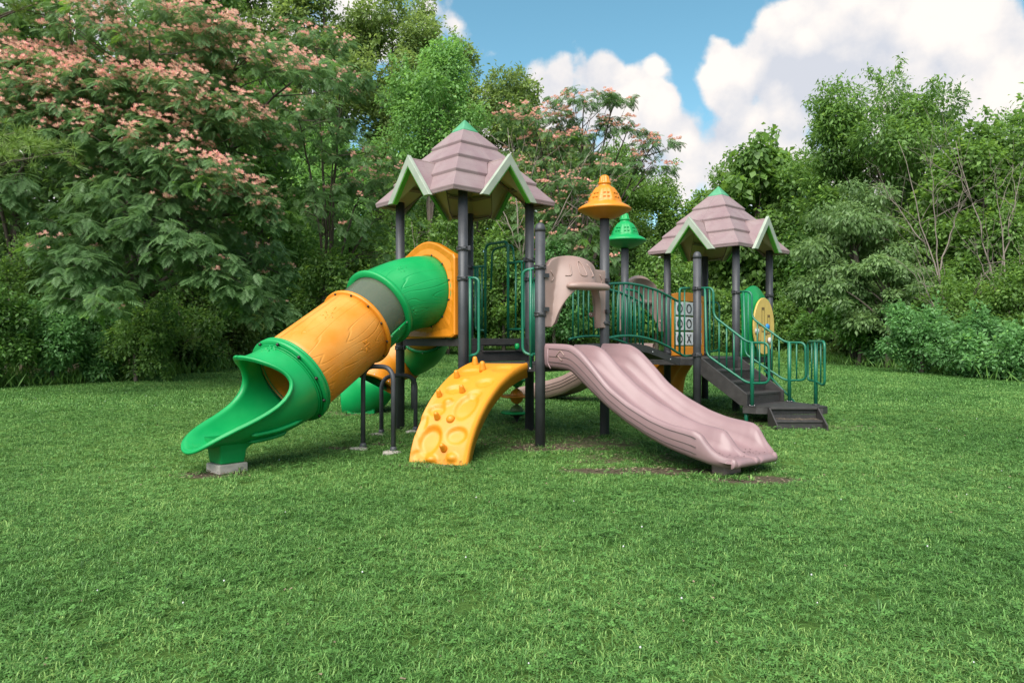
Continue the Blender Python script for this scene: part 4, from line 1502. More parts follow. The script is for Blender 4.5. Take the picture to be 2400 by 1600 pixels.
# ------------------------------------------------------------------ wide pink slide and its entry hood
def double_slide():
    n = np.array([.6337, -.7735]); w = unit(F_ - E_); Wd = np.linalg.norm(F_ - E_) - .03
    end = E_ + n * 2.2 + w * .5
    root = empty('double_slide', N3(end, 0), 'wide dusty pink slide with two lanes in front of the middle platform', 'slide')
    T = np.array([.03, .18, .32, .45, .59, .75, .99, 1.24, 1.52, 1.73, 1.93, 2.02, 2.09, 2.14, 2.20, 2.26, 2.32])
    rim = np.array([1.178, 1.176, 1.173, 1.165, 1.098, .968, .752, .610, .498, .444, .420, .410, .375, .305, .240, .200, .178])
    low = np.array([.905, .90, .89, .875, .775, .665, .515, .388, .272, .205, .160, .142, .126, .112, .100, .092, .088])
    bed = np.array([.97, .965, .955, .925, .835, .725, .57, .44, .335, .270, .215, .192, .176, .168, .164, .164, .166])
    rdg = np.array([1.165, 1.163, 1.158, 1.125, 1.02, .885, .715, .585, .475, .412, .390, .372, .30, .235, .19, .172, .168])
    ts = np.concatenate([np.linspace(T[0], 1.92, 60), np.linspace(1.94, T[-1], 34)])
    ip = lambda y, t: float(np.interp(t, T, y))
    from_s = lambda t, s, z: N3(E_ + w * .015 + n * t + w * s, z)
    def smooth(y):
        v = np.array([ip(y, t) for t in ts]); k = np.array([1, 2, 3, 2, 1]) / 9
        vp = np.concatenate([[v[0]] * 2, v, [v[-1]] * 2]); return np.convolve(vp, k, 'valid')
    R_, Lw, Bd, Rg = smooth(rim), smooth(low), smooth(bed), smooth(rdg)
    rows = []
    for i, t in enumerate(ts):
        r, lo, b, m = R_[i], Lw[i], Bd[i], Rg[i]
        dw = .055; sec = []
        tt = 2.16
        half = Wd / 2
        plan = 1.0
        e = min(.985, max(0, (t - 1.94) / .39))
        inset = .19 * (1 - math.sqrt(1 - e * e))                     # the tongue is rounded in plan
        def S(s): return inset + s * (Wd - 2 * inset) / Wd
        sec += [(S(.10), lo), (S(.03), lo + .012), (S(.006), lo + .05), (S(.0), lo + (r - lo) * .5), (S(.0), r - .05), (S(.008), r - .018), (S(.028), r), (S(.05), r - .004), (S(.068), r - .03)]
        x0, x1 = .072, half - .045
        dep = b
        wz = lambda s_, top: top
        # near lane: rounded trough
        for q in np.linspace(.0, 1.0, 13):
            s_ = x0 + (x1 - x0) * q
            a = abs(q - .5) * 2
            hi = r if q < .5 else m
            z = dep + (hi - .03 - dep) * max(0, (a - .5) / .5) ** 1.9
            sec.append((S(s_), z))
        sec += [(S(half - .032), max(m - .022, dep)), (S(half - .012), m), (S(half + .012), m), (S(half + .032), max(m - .022, dep))]
        x0, x1 = half + .045, Wd - .072
        for q in np.linspace(.0, 1.0, 13):
            s_ = x0 + (x1 - x0) * q
            a = abs(q - .5) * 2
            hi = m if q < .5 else r
            z = dep + (hi - .03 - dep) * max(0, (a - .5) / .5) ** 1.9
            sec.append((S(s_), z))
        sec += [(S(Wd - .068), r - .03), (S(Wd - .05), r - .004), (S(Wd - .028), r), (S(Wd - .008), r - .018), (S(Wd), r - .05), (S(Wd), lo + (r - lo) * .5), (S(Wd - .006), lo + .05), (S(Wd - .03), lo + .012), (S(Wd - .10), lo)]
        rows.append([from_s(t, s, z) for s, z in sec])
    rows = np.array(rows)
    # rounded nose
    top = rows[-1][3:-3]
    nose = []
    for ph in np.linspace(0, math.pi, 9):
        q = top.copy()
        zt_, zb_ = top[:, 2], .088
        q[:, 2] = (zt_ + zb_) / 2 + (zt_ - zb_) / 2 * math.cos(ph)
        f = .050 * math.sin(ph)
        sp = np.linspace(-1, 1, len(q))[:, None]
        q[:, :2] += n * f * np.sqrt(1 - np.abs(sp) ** 5)
        nose.append(q)
    nose = np.array(nose)
    mb = MB().grid(rows)
    mb.grid(nose)
    # underside
    und = np.stack([rows[:, 0], rows[:, -1]], 1)
    mb.grid(und, flip=True)
    o = mb.build('slide_bed', M['pink'], root)
    # grooves moulded in the flanks
    for frac in (.72, .50, .28):
        pts = [from_s(t, -.0015, Lw[i] + (R_[i] - Lw[i]) * frac + (.02 if frac > .6 else 0)) for i, t in enumerate(ts) if .12 < t < 2.06]
        MB().tube(pts, .0035, 6).build('groove_line', M['seam'], o)
    zz = [from_s(.17, -.002, .93), from_s(.17, -.002, 1.125)]
    MB().tube(fillet([from_s(.11, -.002, 1.12), from_s(.11, -.002, .96), from_s(.16, -.002, .905)], .05), .006, 6).build('lap_seam', M['pink'], o)
    hx = [(.24, 1.03), (.27, 1.075), (.315, 1.10), (.35, 1.07), (.37, 1.045)]
    MB().tube([from_s(a, -.001, b) for a, b in hx], .006, 6).build('flank_mark', M['tan'], o)
    MB().tube([from_s(a, -.001, b) for a, b in [(.27, 1.045), (.30, 1.02), (.335, .995)]], .006, 6).build('flank_mark', M['tan'], o)
    # foot of the slide
    c = from_s(2.15, Wd * .36, 0)
    MB().prism([from_s(2.04, .24, -.03), from_s(2.20, .24, -.03), from_s(2.20, .50, -.03), from_s(2.04, .50, -.03)], (0, 0, .135)).build('foot', M['tan'], root, bevel=.03)
    # grit left on the run-out
    g = np.random.default_rng(8); mb = MB()
    for _ in range(46):
        t = g.uniform(2.04, 2.28); s = g.uniform(.2, .85); 
        q = from_s(t, s, float(np.interp(t, T, bed)) + .006); mb.box(q, (g.uniform(.003, .012), .004, .003), rz=g.uniform(0, 3))
    mb.build('grit', M['bolt'], root)


double_slide()


def entry_hood(P, Q, inner, zb, label, scale=1.0):
    """moulded hood over a slide entrance between two posts"""
    w = unit(Q - P); n = perp_out(P, Q, inner); Wd = np.linalg.norm(Q - P)
    root = empty('slide_hood', N3((P + Q) / 2 + n * .1, zb), label, 'slide hood', 'moulded hoods over slide entrances')
    w0, w1 = .022, Wd - .018
    L0 = w1 - w0
    pt = lambda a, z, o: N3(P + w * (w0 + a * L0) + n * (.045 + o), zb + z)
    na, nz = 57, 22
    def top(a):
        x = (a - .44) / .37
        return 1.085 + (.135 * math.sqrt(max(0, 1 - x * x)) if abs(x) < 1 else 0) - .05 * max(0, 1 - abs(abs(x) - 1) / .12) * 0
    def bot(a):
        x = (a - .505) / .385
        if abs(x) >= 1: return .405
        return .405 + .46 * (1 - abs(x) ** 2.2) ** .62
    def bulge(a, f):
        x = (a - .5) / (.395 - .135 * f)
        if abs(x) >= 1: return 0.0
        return .19 * (1 - x * x) ** .75 * (1 - f ** 1.9)
    rows = []
    for i in range(na):
        a = i / (na - 1); t_, b_ = top(a), bot(a)
        rows.append([pt(a, b_ + (t_ - b_) * f, bulge(a, f)) for f in np.linspace(0, 1, nz)])
    o = MB().grid(np.array(rows), flip=True).build('hood_shell', M['tan'], root)
    finish(o, solid=.07, bevel=.018, seg=3)
    # brim
    mb = MB()
    cz = .865
    pts_t, pts_b = [], []
    nb = 36
    for k in range(nb):
        t = 2 * math.pi * k / nb
        a = .60 + .285 * math.cos(t); off = .215 + .13 * math.sin(t)
        pts_t.append((a, off, t))
    prof = [(.55, .042), (.86, .034), (.97, .014), (1.0, -.006), (.96, -.028), (.80, -.036)]
    rows = []
    for k in range(nb + 1):
        t = 2 * math.pi * (k % nb) / nb
        rows.append([pt(.55 + .33 * f * math.cos(t), cz + dz, .145 + .135 * f * math.sin(t)) for f, dz in prof])
    mb.grid(np.array(rows)[:, ::1], flip=True)
    b = len(mb.v)
    mb.add([rows[k][0] for k in range(nb)], [list(range(nb))]); mb.add([rows[k][-1] for k in range(nb)], [list(range(nb))[::-1]])
    mb.build('brim', M['tan'], o)
    # moulded window frames and diamond marks
    def mould(path, r=.007, off=.006, closed=True):
        pts = []
        for a, z in path:
            f = (z - bot(a)) / (top(a) - bot(a)); pts.append(pt(a, z, bulge(a, f) + off))
        P_ = fillet_closed(pts, .04, 3) if closed else fillet(pts, .03, 3)
        MB().tube(P_, r, 6, closed=closed).build('moulding', M['tan'], o)
    mould([(.41, .98), (.51, .98), (.50, 1.11), (.475, 1.15), (.445, 1.15), (.42, 1.11)])
    mould([(.58, .98), (.64, .985), (.625, 1.08), (.59, 1.13)], closed=False)
    mould([(.25, .98), (.31, .98), (.325, 1.08), (.33, 1.12)], closed=False)
    mould([(.09, 1.03), (.125, .99), (.14, .955), (.115, .92), (.095, .915)], closed=False, r=.005)
    mould([(.88, 1.03), (.91, .99), (.925, .955), (.90, .92), (.885, .915)], closed=False, r=.005)
    # fixing tab
    tb = pt(.81, .56, -.05)
    MB().lathe([(.028, -.012), (.028, .012)], 16).mesh('t', M['tan'])
    mb = MB(); 
    mb.prism([pt(.79, .585, -.06), pt(.85, .59, -.06), pt(.85, .53, -.06), pt(.79, .535, -.06), pt(.775, .56, -.06)], N3(-n * .02, 0))
    mb.build('fixing_tab', M['tan'], o, bevel=.006)
    bolt(o, pt(.80, .56, -.055), N3(n, 0), 1.1, _screw, 'screw')
    for zz in (1.04 - .07, .60):
        MB().box(N3(P + w * .035 + n * .05, zb + zz), (.07, .05, .045), rz=math.atan2(w[1], w[0])).build('bracket', M['clamp'], root)
        MB().box(N3(Q - w * .02 + n * .06, zb + zz), (.05, .05, .04), rz=math.atan2(w[1], w[0])).build('bracket', M['clamp'], root)


entry_hood(E_, F_, np.array([.5, 9.2]), Z2, 'dusty pink arched hood with brim over the top of the wide slide, nearest the camera')


# ------------------------------------------------------------------ arched bridge
def bridge():
    d = I - F_; sh = np.array([-.38, .56])
    root = empty('arched_bridge', N3(F_ + d * .4 + sh * .5, float(ground(2.0, 9.7))), 'arched footbridge with dark green barred rails linking the middle platform to the right tower', 'footbridge')
    zt = lambda s: float(np.interp(s, [-.02, .10, .22, .34, .46, .55, .64, .73, .80], [1.10, 1.15, 1.172, 1.168, 1.135, 1.092, 1.045, .995, .958]))
    ss = np.linspace(0, .80, 17)
    pt = lambda s, f, z: N3(F_ + d * s + sh * (f + .06), z)
    # boards
    for k in range(16):
        a, b = ss[k], ss[k + 1] - .003
        za, zb = zt(a), zt(b)
        MB().prism([pt(a, .02, za - .014), pt(b, .02, zb - .014), pt(b, .02, zb), pt(a, .02, za)], N3(sh * .96, 0)).build('board', M['deck'], root)
    for f in (0.0, 1.0):
        mb = MB(); rows = []
        for s in np.linspace(0, .82, 24):
            z = zt(min(s, .80))
            rows.append([pt(s, f, z + .006), pt(s, f + (.03 if f == 0 else -.03), z + .006), pt(s, f + (.03 if f == 0 else -.03), z - .085), pt(s, f, z - .085), pt(s, f, z + .006)])
        mb.grid(np.array(rows), smooth=False).build('side_beam', M['deck'], root)
    for s in (.2, .5, .7):
        for k in (0,):
            bolt(root, pt(s, -.005, zt(s) - .05), N3(-sh, 0), 1.0, _screw, 'screw')
    lowz = lambda s: float(np.interp(s, [0, .05, .15, .25, .35, .45, .55, .68, .79, .83, .88], [1.222, 1.24, 1.266, 1.272, 1.264, 1.238, 1.2, 1.128, 1.044, 1.022, 1.005]))
    topz = lambda s: float(np.interp(s, [0, .1, .24, .38, .55, .68, .79], [1.872, 1.905, 1.925, 1.915, 1.872, 1.81, 1.748]))
    for f in (0.0, 1.0):
        o = MB().tube([pt(s, f, topz(s)) for s in np.linspace(.02, .79, 30)], .0165, 10).build('top_rail', M['rail'], root)
        MB().tube([pt(s, f, lowz(s)) for s in np.linspace(.02, .83, 30)], .0165, 10).build('bottom_rail', M['rail'], root)
        for s in np.linspace(.055, .755, 15):
            bar(root, pt(s, f, lowz(s)), pt(s, f, topz(s)), .0115)
        # end loop turning up to the post clamp
        e = .79
        zc = 1.935
        if f == 0.0:
            rail_loop(root, [pt(.93, f, zc + .01), pt(.86, f, zc), pt(e + .02, f, zc - .01), pt(e + .02, f, 1.03)], .0165, False, 'end_loop', .09)
            rail_loop(root, [pt(.82, f, 1.03), pt(.86, f, .998), pt(.955, f, 1.005)], .0165, False, 'bottom_rail', .05)
            bar(root, pt(.87, f, 1.0), pt(.87, f, zc), .0115)
        else:
            rail_loop(root, [pt(.60, f, 1.93), pt(.72, f, 1.92), pt(e, f, 1.85), pt(e, f, 1.05)], .0165, False, 'end_loop', .09)
    # plain ends of the rails at the middle platform
    for k, x in enumerate((-.10,)):
        rail_loop(root, [N3(E_ + (C - E_) * .10, 1.95), N3(E_ + (C - E_) * .2, 1.93), N3(E_ + (C - E_) * .2, 1.02)], .0165, False, 'end_loop', .08)
    for t in (.2, .36, .52, .68, .84):
        q = E_ + (C - E_) * t
        if t > .3: bar(root, N3(q, 1.05), N3(q, 1.93), .0115)
    MB().tube([N3(E_ + (C - E_) * .2, 1.93), N3(E_ + (C - E_) * .95, 1.93)], .0165, 10).build('top_rail', M['rail'], root)
    MB().tube([N3(E_ + (C - E_) * .2, 1.05), N3(E_ + (C - E_) * .95, 1.05)], .0165, 10).build('bottom_rail', M['rail'], root)


bridge()


# ------------------------------------------------------------------ right roofed tower with its game panels
def tower_right():
    root = empty('play_tower', (3.34, 11.73, float(ground(3.34, 11.73))), 'lower play tower with stepped mauve roof, game panels and stairs on the right', 'play tower')
    zr = 2.605
    post(root, H, zr + .06, clamps=(1.95, 1.02), toward=J)
    post(root, K, zr + .06, clamps=(1.94,), toward=[L_, I])
    post(root, L_, zr + .06, clamps=(1.94,), toward=K)
    post(root, J, zr + .06, clamps=(1.87, 1.0), toward=[L_, H])
    pI = post(root, I, 2.385, dome=True, clamps=(1.945, 1.01), toward=[F_, K], label='short dark domed post at the head of the stairs')
    pG = post(root, G, 2.60, clamps=(), label='dark post carrying the green bell')
    bell(pG, G, 2.675, M['green'], 'green ribbed bell shaped cap')
    deck_poly(root, [H, G, I, K, L_, J], Z2)
    d = L_ - H
    add_roof(root, 3.34, 11.73, zr, math.atan2(d[1], d[0]))
    ctr = np.array([3.34, 11.73])
    # noughts and crosses panel
    e = unit(J - H); el = np.linalg.norm(J - H)
    n = -perp_out(H, J, ctr)                               # face turned to the lawn
    pp = lambda a, z, o=0.0: N3(H + e * a + n * o, z)
    a0, a1 = .07, el - .07
    g0, g1 = .17, el - .15
    zb_, zt_ = Z2 + .01, 2.0
    gz0, gz1 = 1.12, 1.87
    mb = MB()
    mb.prism([pp(a0, zb_, .03), pp(a0, gz0, .03), pp(a1, gz0, .03), pp(a1, zb_, .03)], N3(-n * .06, 0))
    mb.prism([pp(a0, gz1, .03)] + [pp(a0 + (a1 - a0) * t, zt_ - .03 + .05 * math.sin(math.pi * t), .03) for t in np.linspace(0, 1, 9)] + [pp(a1, gz1, .03)], N3(-n * .06, 0))
    mb.prism([pp(a0, gz0, .03), pp(a0, gz1, .03), pp(g0, gz1, .03), pp(g0, gz0, .03)], N3(-n * .06, 0))
    mb.prism([pp(g1, gz0, .03), pp(g1, gz1, .03), pp(a1, gz1, .03), pp(a1, gz0, .03)], N3(-n * .06, 0))
    fr = mb.build('game_panel', M['orange_lifted'], root, bevel=.008)
    fr['label'] = 'orange game panel with nine turning white tiles of noughts and crosses'
    signs = [['O', 'O', 'X'], ['O', 'O', 'X'], ['O', 'X', 'O']]
    cw = (g1 - g0) / 3; ch = (gz1 - gz0) / 3
    for r in range(3):
        for c in range(3):
            ca = g0 + cw * (c + .5); cz = gz1 - ch * (r + .5)
            t = MB()
            t.prism([pp(ca - cw * .48, cz - ch * .44, .035), pp(ca - cw * .48, cz + ch * .44, .035), pp(ca + cw * .48, cz + ch * .44, .035), pp(ca + cw * .48, cz - ch * .44, .035)], N3(-n * .07, 0))
            o = t.build('game_tile', M['tile'], fr, bevel=.012)
            k = MB(); rr = ch * .27
            if signs[r][c] == 'O':
                k.tube([pp(ca + rr * math.cos(q), cz + rr * math.sin(q), .037) for q in np.linspace(0, 2 * math.pi, 25)[:-1]], .0105, 6, closed=True)
            else:
                for sg in (-1, 1):
                    k.tube([pp(ca - rr * .8, cz - sg * rr, .037), pp(ca + rr * .8, cz + sg * rr, .037)], .0105, 6)
            for f in k.build('nought_mark' if signs[r][c] == 'O' else 'cross_mark', M['black'], fr),:
                pass
    # maze panel between the two right hand posts
    e2 = unit(L_ - K); l2 = np.linalg.norm(L_ - K); n2 = perp_out(K, L_, ctr)
    qq = lambda a, z, o=0.0: N3(K + e2 * a + n2 * o, z)
    a0, a1 = .075, l2 - .075
    zb_, zt_ = Z2 + .02, 1.90
    topl = lambda t: zt_ + .17 * max(0, math.sin(math.pi * min(1, t * 1.12))) ** 1.1 - .03 * t
    rows = []
    for t in np.linspace(0, 1, 25):
        zt2 = topl(t); w_ = min(t, 1 - t)
        bl = .03 + .10 * max(0, 1 - abs(t - .42) / .46) ** .8
        rows.append([qq(a0 + (a1 - a0) * t, zb_ + (zt2 - zb_) * f, bl * (math.sin(math.pi * min(1, f * 1.05)) ** .35 if 0 < f < .95 else .2)) for f in np.linspace(0, 1, 15)])
    gp = MB().grid(np.array(rows)).build('maze_panel', M['green'], root); finish(gp, solid=.03, bevel=.01)
    gp['label'] = 'green bulging panel holding an oval yellow maze board'
    bb = np.array(rows)
    cx, cz = (a0 + a1) / 2 + .03, 1.435
    ov = [qq(cx + .34 * math.cos(t), cz + .44 * math.sin(t), .14) for t in np.linspace(0, 2 * math.pi, 49)[:-1]]
    o = MB().prism(ov[::-1], N3(n2 * .03, 0)).build('maze_board', M['maze'], gp, bevel=.008)
    sl = MB()
    for a, z, w_, h_ in ((-.05, .10, .09, .38), (.14, .03, .08, .30), (-.16, -.10, .08, .28), (.05, -.20, .08, .20), (.13, -.27, .07, .13)):
        for (x0, x1, y0, y1) in ((a - w_ / 2, a + w_ / 2, z + h_ / 2 - .04, z + h_ / 2), (a - w_ / 2, a - w_ / 2 + .012, z - h_ / 2, z + h_ / 2), (a + w_ / 2 - .006, a + w_ / 2, z - h_ / 2, z + h_ / 2), (a - w_ / 2, a + w_ / 2, z - h_ / 2, z - h_ / 2 + .018)):
            sl.prism([qq(cx + x0, cz + y0, .171), qq(cx + x1, cz + y0, .171), qq(cx + x1, cz + y1, .171), qq(cx + x0, cz + y1, .171)], N3(n2 * .0025, 0))
    sl.build('maze_slot', M['maze_dark'], gp)
    for a, z, mt in ((.07, -.01, 'blue'), (-.27, -.08, 'white'), (.15, -.22, 'white')):
        k = MB().lathe([(.05, 0), (.05, .018), (.038, .032), (0, .036)], 18)
        q = Vector(N3(n2, 0)).to_track_quat('Z', 'Y').to_matrix().to_4x4()
        link('knob', k.mesh('knob', M[mt]), gp, M=Matrix.Translation(Vector(qq(cx + a, cz + z, .172))) @ q)
    # rear barrier between the two back posts
    e3 = unit(L_ - J); l3 = np.linalg.norm(L_ - J); rp = lambda a, z: N3(J + e3 * a, z)
    rail_loop(root, [rp(.07, 1.88), rp(.28, 1.86), rp(.28, 1.05), rp(.10, 1.02)], .0165, False, 'rail', .09)
    bar(root, rp(.17, 1.04), rp(.17, 1.87), .012)
    rail_loop(root, [rp(l3 - .06, 1.88), rp(l3 - .28, 1.86), rp(l3 - .28, 1.05), rp(l3 - .1, 1.02)], .0165, False, 'rail', .09)


tower_right()
entry_hood(G, H, np.array([2.9, 11.2]), Z2, 'dusty pink arched hood seen through the bridge bars, over the rear slide')


# ------------------------------------------------------------------ rear pink slide and rear orange climber
def rear_slide():
    n = perp_out(G, H, np.array([3.3, 11.5])); w = unit(H - G)
    Pm = (G + H) / 2
    end = Pm + n * 2.3
    root = empty('single_slide', N3(end, float(ground(*end))), 'dusty pink slide behind the platforms, only its curved foot seen under the wide slide', 'slide')
    T = np.array([.0, .3, .5, .8, 1.1, 1.4, 1.7, 2.0, 2.2, 2.35])
    gz = float(ground(*end))
    bed = np.array([.97, .96, .88, .70, .52, .37, .27, .23, .22, .215]) + gz * np.linspace(0, 1, 10) * .5
    rows = []
    for t, b in zip(np.linspace(0, 2.35, 40), np.interp(np.linspace(0, 2.35, 40), T, bed)):
        h = .19 if t < 1.9 else .19 - .13 * ((t - 1.9) / .45)
        sec = [(-.24, b - .09), (-.29, b - .05), (-.30, b + h * .5), (-.295, b + h), (-.265, b + h + .012), (-.235, b + h - .01), (-.20, b + .03), (-.12, b), (.12, b), (.20, b + .03), (.235, b + h - .01), (.265, b + h + .012), (.295, b + h), (.30, b + h * .5), (.29, b - .05), (.24, b - .09)]
        rows.append([N3(Pm + n * (t + .03) + w * s, z) for s, z in sec])
    mb = MB().grid(np.array(rows), flip=True)
    mb.grid(np.stack([np.array(rows)[:, 0], np.array(rows)[:, -1]], 1))
    mb.add(rows[-1], [list(range(len(rows[-1])))])
    o = mb.build('slide_bed', M['tan'], root)
    for fz in (.02, .07, .12):
        MB().tube([N3(Pm + n * (t + .03) - w * .302, np.interp(t, T, bed) + fz) for t in np.linspace(.2, 1.95, 24)], .004, 6).build('groove_line', M['seam'], o)
        MB().tube([N3(Pm + n * (t + .03) + w * .302, np.interp(t, T, bed) + fz) for t in np.linspace(.2, 1.95, 24)], .004, 6).build('groove_line', M['seam'], o)
    q = Pm + n * 2.1
    MB().box(N3(q, gz + .03), (.22, .3, .2), rz=math.atan2(n[1], n[0])).build('foot', M['tan'], root, bevel=.02)


rear_slide()


def rear_climber():
    n = perp_out(H, J, np.array([3.34, 11.73])); w = unit(J - H); Pm = (H + J) / 2
    foot = Pm + n * .38
    root = empty('orange_climber', N3(foot, float(ground(*foot))), 'bulging orange climbing panel seen under the deck behind the right tower', 'climbing panel')
    gz = float(ground(*foot))
    rows = []
    for t in np.linspace(0, 1, 22):
        a = t * 1.3 + .1
        z = gz - .03 + (Z2 - gz) * (math.cos(a) - math.cos(1.4)) / (math.cos(.1) - math.cos(1.4)); h = .34 * (math.sin(a) - math.sin(.1)) / (math.sin(1.4) - math.sin(.1))
        rows.append([N3(Pm + n * (h + .05) + w * (f * .50), z + .045 * math.sin(f * 9 + t * 7) * math.sin(t * 3.1)) for f in np.linspace(-1, 1, 25)])
    o = MB().grid(np.array(rows), flip=True).build('climbing_face', M['orange'], root); finish(o, solid=.09, bevel=.02)


rear_climber()


# ------------------------------------------------------------------ stairs, landing and hand rails
def stairs():
    s = unit(K - I); n = np.array([s[1], -s[0]])           # run of the stairs, towards the camera and right
    if n[1] > 0: n = -n
    Wd = np.linalg.norm(K - I)
    root = empty('staircase', N3((I + K) / 2 + n * .5, float(ground(3.4, 10.1))), 'dark metal steps with green barred hand rails climbing to the right tower', 'staircase')
    pt = lambda t, f, z: N3(I + s * (f * Wd) + n * t, z)
    TR, RI = .225, .153
    t0 = .03
    for k in range(1, 4):
        z = Z2 - RI * k; a = t0 + TR * (k - 1)
        o = MB().prism([pt(a, .04, z), pt(a + TR + .02, .04, z), pt(a + TR + .02, .04, z - .035), pt(a, .04, z - .035)], N3(s * Wd * .92, 0)).build('tread', M['deck'], root, bevel=.007)
    for k in range(0, 4):
        z = Z2 - RI * k; a = t0 + TR * k - (TR if k else TR) + (TR if k == 0 else TR)
        a = t0 + TR * k if k else t0
        rs = MB().prism([pt(a, .05, z - .036), pt(a + .012, .05, z - .036), pt(a + .012, .05, z - RI + .001), pt(a, .05, z - RI + .001)], N3(s * Wd * .90, 0)).build('riser', M['deck'], root)
        mb = MB()
        for r in range(4):
            for c in range(16):
                mb.box(pt(a + .0125, .16 + c * .045, z - .055 - r * .021), (.026, .002, .006), rz=math.atan2(s[1], s[0]))
        mb.build('perforation', M['bolt'], rs)
    for f in (.0, 1.0):
        p = [pt(-.0, f, Z2 + .012), pt(.07, f, Z2 + .012), pt(.76, f, .50), pt(.76, f, .345), pt(.66, f, .345), pt(-.0, f, Z2 - .19)]
        MB().prism(p, N3(s * (.03 if f == 0 else -.03), 0)).build('stringer', M['deck'], root, bevel=.004)
    # landing, five cornered, with two steps facing the lawn
    LZ = .345
    lp = [np.array(q) for q in ((3.06, 9.62), (3.20, 9.50), (3.42, 9.45), (4.05, 9.45), (4.16, 9.56), (4.16, 9.72), (3.96, 10.46), (3.84, 10.50))]
    MB().prism([N3(q, LZ - .012) for q in lp], (0, 0, .012)).build('landing', M['deck'], root)
    mb = MB()
    for i in range(len(lp)):
        p, q = lp[i], lp[(i + 1) % len(lp)]
        d = unit(q - p); nn = np.array([d[1], -d[0]])
        mb.prism([N3(p, LZ - .003), N3(q, LZ - .003), N3(q, LZ - .092), N3(p, LZ - .092)], N3(-nn * .012, 0))
    mb.build('landing_skirt', M['deck'], root)
    gz = float(ground(3.7, 9.3))
    sx0, sx1 = 3.33, 3.98
    for x in (sx0, sx1):
        MB().prism([(x, 9.449, LZ - .005), (x, 9.40, LZ - .005), (x, 9.12, gz + .06), (x, 9.12, gz - .02), (x, 9.449, gz - .02)], (.02 if x == sx0 else -.02, 0, 0)).build('step_cheek', M['deck'], root, bevel=.003)
    for k, (y0, y1, z) in enumerate(((9.23, 9.446, .195),)):
        MB().prism([(sx0 + .022, y0, z), (sx1 - .022, y0, z), (sx1 - .022, y1, z), (sx0 + .022, y1, z)], (0, 0, -.03)).build('tread', M['deck'], root, bevel=.006)
    for y, za, zb in ((9.44, LZ - .095, .196), (9.25, .163, gz - .02)):
        rs = MB().box(((sx0 + sx1) / 2, y, (za + zb) / 2), (sx1 - sx0 - .046, .01, za - zb)).build('riser', M['deck'], root)
        mb = MB()
        for r in range(4):
            for c in range(15):
                mb.box((sx0 + .09 + c * .032, y - .006, zb + .03 + r * .017), (.018, .003, .007))
        if y > 9.4: mb.build('perforation', M['tile'] if False else M['clamp'], rs)
    MB().prism([(sx0 + .02, 9.40, LZ + .002), (sx1 - .02, 9.40, LZ + .002), (sx1 - .02, 9.448, LZ + .002), (sx0 + .02, 9.448, LZ + .002)], (0, 0, -.03)).build('nosing', M['deck'], root, bevel=.006)
    # clippings lying on the lower step
    # side hand rails, one closed loop each with bars
    def rail(f, tp, label=None):
        q = lambda t, z: pt(t, f, z)
        off = N3(n * 0, 0)
        pts = [q(.055, 1.945), q(.25, 1.942), q(.255, 1.54), q(.774, 1.185), q(1.06, 1.185), q(1.075, .65), q(.76, .645), q(.165, 1.012), q(.13, 1.05)]
        loop = fillet([q(.06, 1.945), q(.255, 1.942), q(.262, 1.545), q(.774, 1.185), q(1.065, 1.183), q(1.075, .66), q(.77, .645), q(.15, 1.015), q(.125, 1.94)], .085, 6)
        o = MB().tube(loop, .0165, 10).build('hand_rail', M['rail'], root)
        zt = lambda t: float(np.interp(t, [.25, .27, .774, 1.06], [1.94, 1.54, 1.185, 1.185])); zb = lambda t: float(np.interp(t, [.15, .77, 1.06], [1.015, .645, .65]))
        for t in (.20, .345, .46, .57, .68, .94):
            bar(o, q(t, zb(t)), q(t, zt(t) if t > .26 else 1.94), .0115)
        MB().tube([q(.835, LZ - .05), q(.835, 1.19)], .026, 12).build('rail_post', M['rail'], o)
        MB().lathe([(.0, .006), (.05, .006), (.052, 0), (.052, -.004)], 14, q(.835, LZ + .006)).build('base_flange', M['clamp'], o)
        for k in range(4):
            bolt(o, q(.835, LZ + .01) + np.array([.04 * math.cos(k * 1.57 + .5), .04 * math.sin(k * 1.57 + .5), 0]), (0, 0, 1), .8, _screw, 'screw')
    rail(.0, 1)
    rail(1.0, 1)
    # lower support of the near stringer end and legs of the landing
    for p in ((3.12, 9.66), (4.08, 9.66), (3.88, 10.36)):
        zz = float(ground(*p)); MB().tube([(p[0], p[1], zz - .04), (p[0], p[1], LZ - .02)], .026, 12).build('landing_leg', M['rail'], root)
    # third rail loop on the far side of the landing
    P0, P1 = np.array([4.15, 10.18]), np.array([4.06, 9.42])
    qq = lambda t, z: N3(P0 + (P1 - P0) * t, z)
    o = MB().tube(fillet_closed([qq(0, 1.20), qq(1, 1.20), qq(1, .625), qq(.45, .66), qq(0, .66)], .09), .0165, 10, closed=True).build('hand_rail', M['rail'], root)
    for t in (.25, .78):
        bar(o, qq(t, .65), qq(t, 1.195), .0115)
    MB().tube([N3((P0 + P1) / 2, LZ - .04), N3((P0 + P1) / 2, 1.19)], .026, 12).build('rail_post', M['rail'], o)
    MB().lathe([(.0, .006), (.05, .006), (.052, 0), (.052, -.004)], 14, N3((P0 + P1) / 2, LZ + .006)).build('base_flange', M['clamp'], o)
    # diagonal brace behind the far rail
    MB().tube([pt(.42, 1.06, .78), pt(.92, 1.06, .30)], .016, 8).build('brace', M['rail'], root)
    mb = MB(); g = np.random.default_rng(3)
    for _ in range(120):
        mb.box((g.uniform(sx0 + .1, sx1 - .05), g.uniform(9.25, 9.42), .199 + g.uniform(0, .01)), (g.uniform(.01, .03), .003, .002), rz=g.uniform(0, 3.1))
    mb.build('clippings', M['chip'], root)


stairs()


